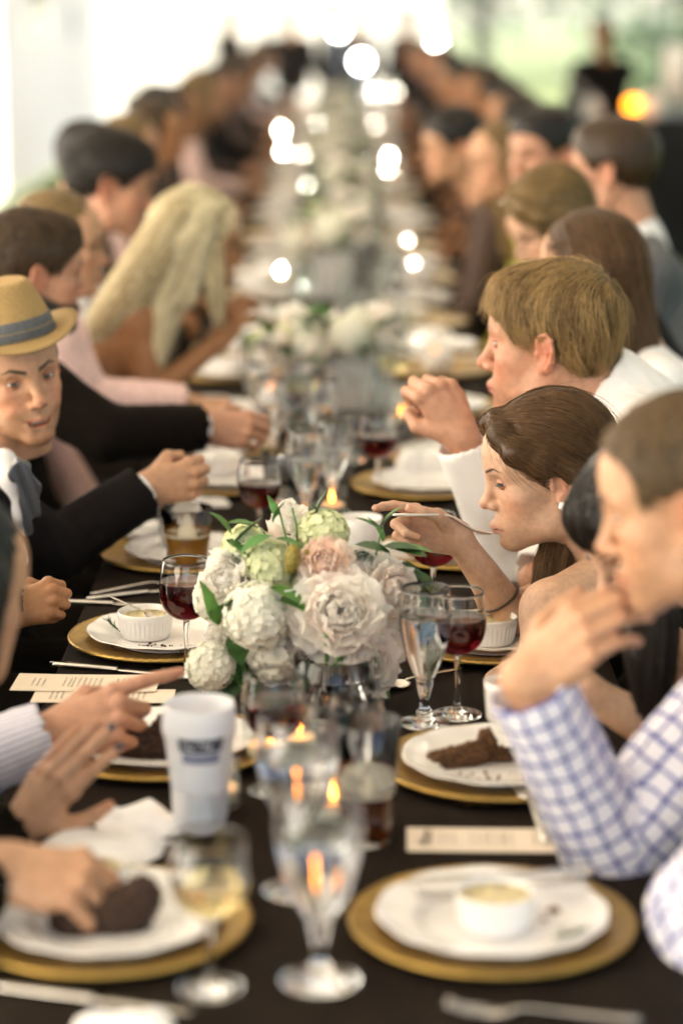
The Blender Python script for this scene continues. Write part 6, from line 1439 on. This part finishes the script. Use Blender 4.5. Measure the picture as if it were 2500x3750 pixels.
for s, y in seats:
    k = ordr[s][cnt[s] % len(ordr[s])]; cnt[s] += 1
    lab, st, hm, tn, fem, top_, su = KIND[k]
    if len(TPL) < 6:
        for kk, (lab2, st2, hm2, tn2, fem2, top2_, su2) in enumerate(KIND):
            q = person(lab2, (10, 8, 0), np.array((.24, 0, 1.285)), (0., 0., .52), st2, hm2, tn2, fem2, top2_, 1, hh=.006, bh=.013, suit=su2, group='blurred guests down both sides of the table', arms={'r': (np.array((.20, -.24, .86)), np.array((.42, -.12, .83)), dict(pose='relax', f=(.9, .3, 0), n=(0, .3, -1), h=.005)), 'l': None})
            q.used = False; TPL.append(q)
    q = TPL[k]; x = s*(.99+fr_.uniform(-.04, .05)); rz = (0 if s < 0 else math.pi)+fr_.uniform(-.2, .2); sc = fr_.uniform(.96, 1.05)
    if not q.used: q.o.location = (x, y, 0); q.o.rotation_euler = (0, 0, rz); q.used = True; o = q.o
    else: o = dup(q.o, (x, y, 0), rz)
    o['label'] = lab.replace(' among the blurred rows', '').replace(', among the blurred rows', '')+', %s in %s row past the %s' % (ORD[cnt[s]-1], 'left' if s < 0 else 'right', 'white-collared man' if s < 0 else 'upswept-haired woman')
    o.scale = (sc,)*3
    make_chair((x, y, 0), 0 if s < 0 else math.pi, 'dark chair of the %s blurred guest in %s row past the %s' % (ORD[cnt[s]-1], 'left' if s < 0 else 'right', 'white-collared man' if s < 0 else 'upswept-haired woman'))
# standing figures: behind the bar and beyond the end of the table
st_ = person('barman in dark clothes standing behind the bar', (-120, 0, 0), P(2205, 120, 17.6), (P(2205, 120, 17.6)[0], 17.6, .93), 'short', 'h_dark', TAN, False, 'suit2', -1, hh=.006, bh=.013, legs='stand', lat=(1, .3, 0))
s0 = person('guest in black standing beyond the end of the table', (-100, 5, 0), np.array((0, 0, 1.60)), (0, .03, .93), 'short', 'h_dark', FAIR, False, 'suit2', 1, hh=.006, bh=.013, legs='stand', lat=(1, 0, 0), group='guests standing beyond the end of the table')
s0.o.location = (-.55, 26.2, 0)
s0.o['label'] = 'guest in black standing just left of the middle beyond the table end'
for x, y, rz, lab in ((.15, 26.6, .3, 'guest in black standing right behind the middle of the table end'), (.75, 26.3, 2.5, 'guest in black standing just right of the middle beyond the table end'), (-1.3, 27.5, 1., 'guest in black standing farthest left beyond the table end'), (-.1, 28.4, 2., 'guest in black standing farthest back beyond the table end')): dup(s0.o, (x, y, 0), rz, lab)
SCENE_DONE = True
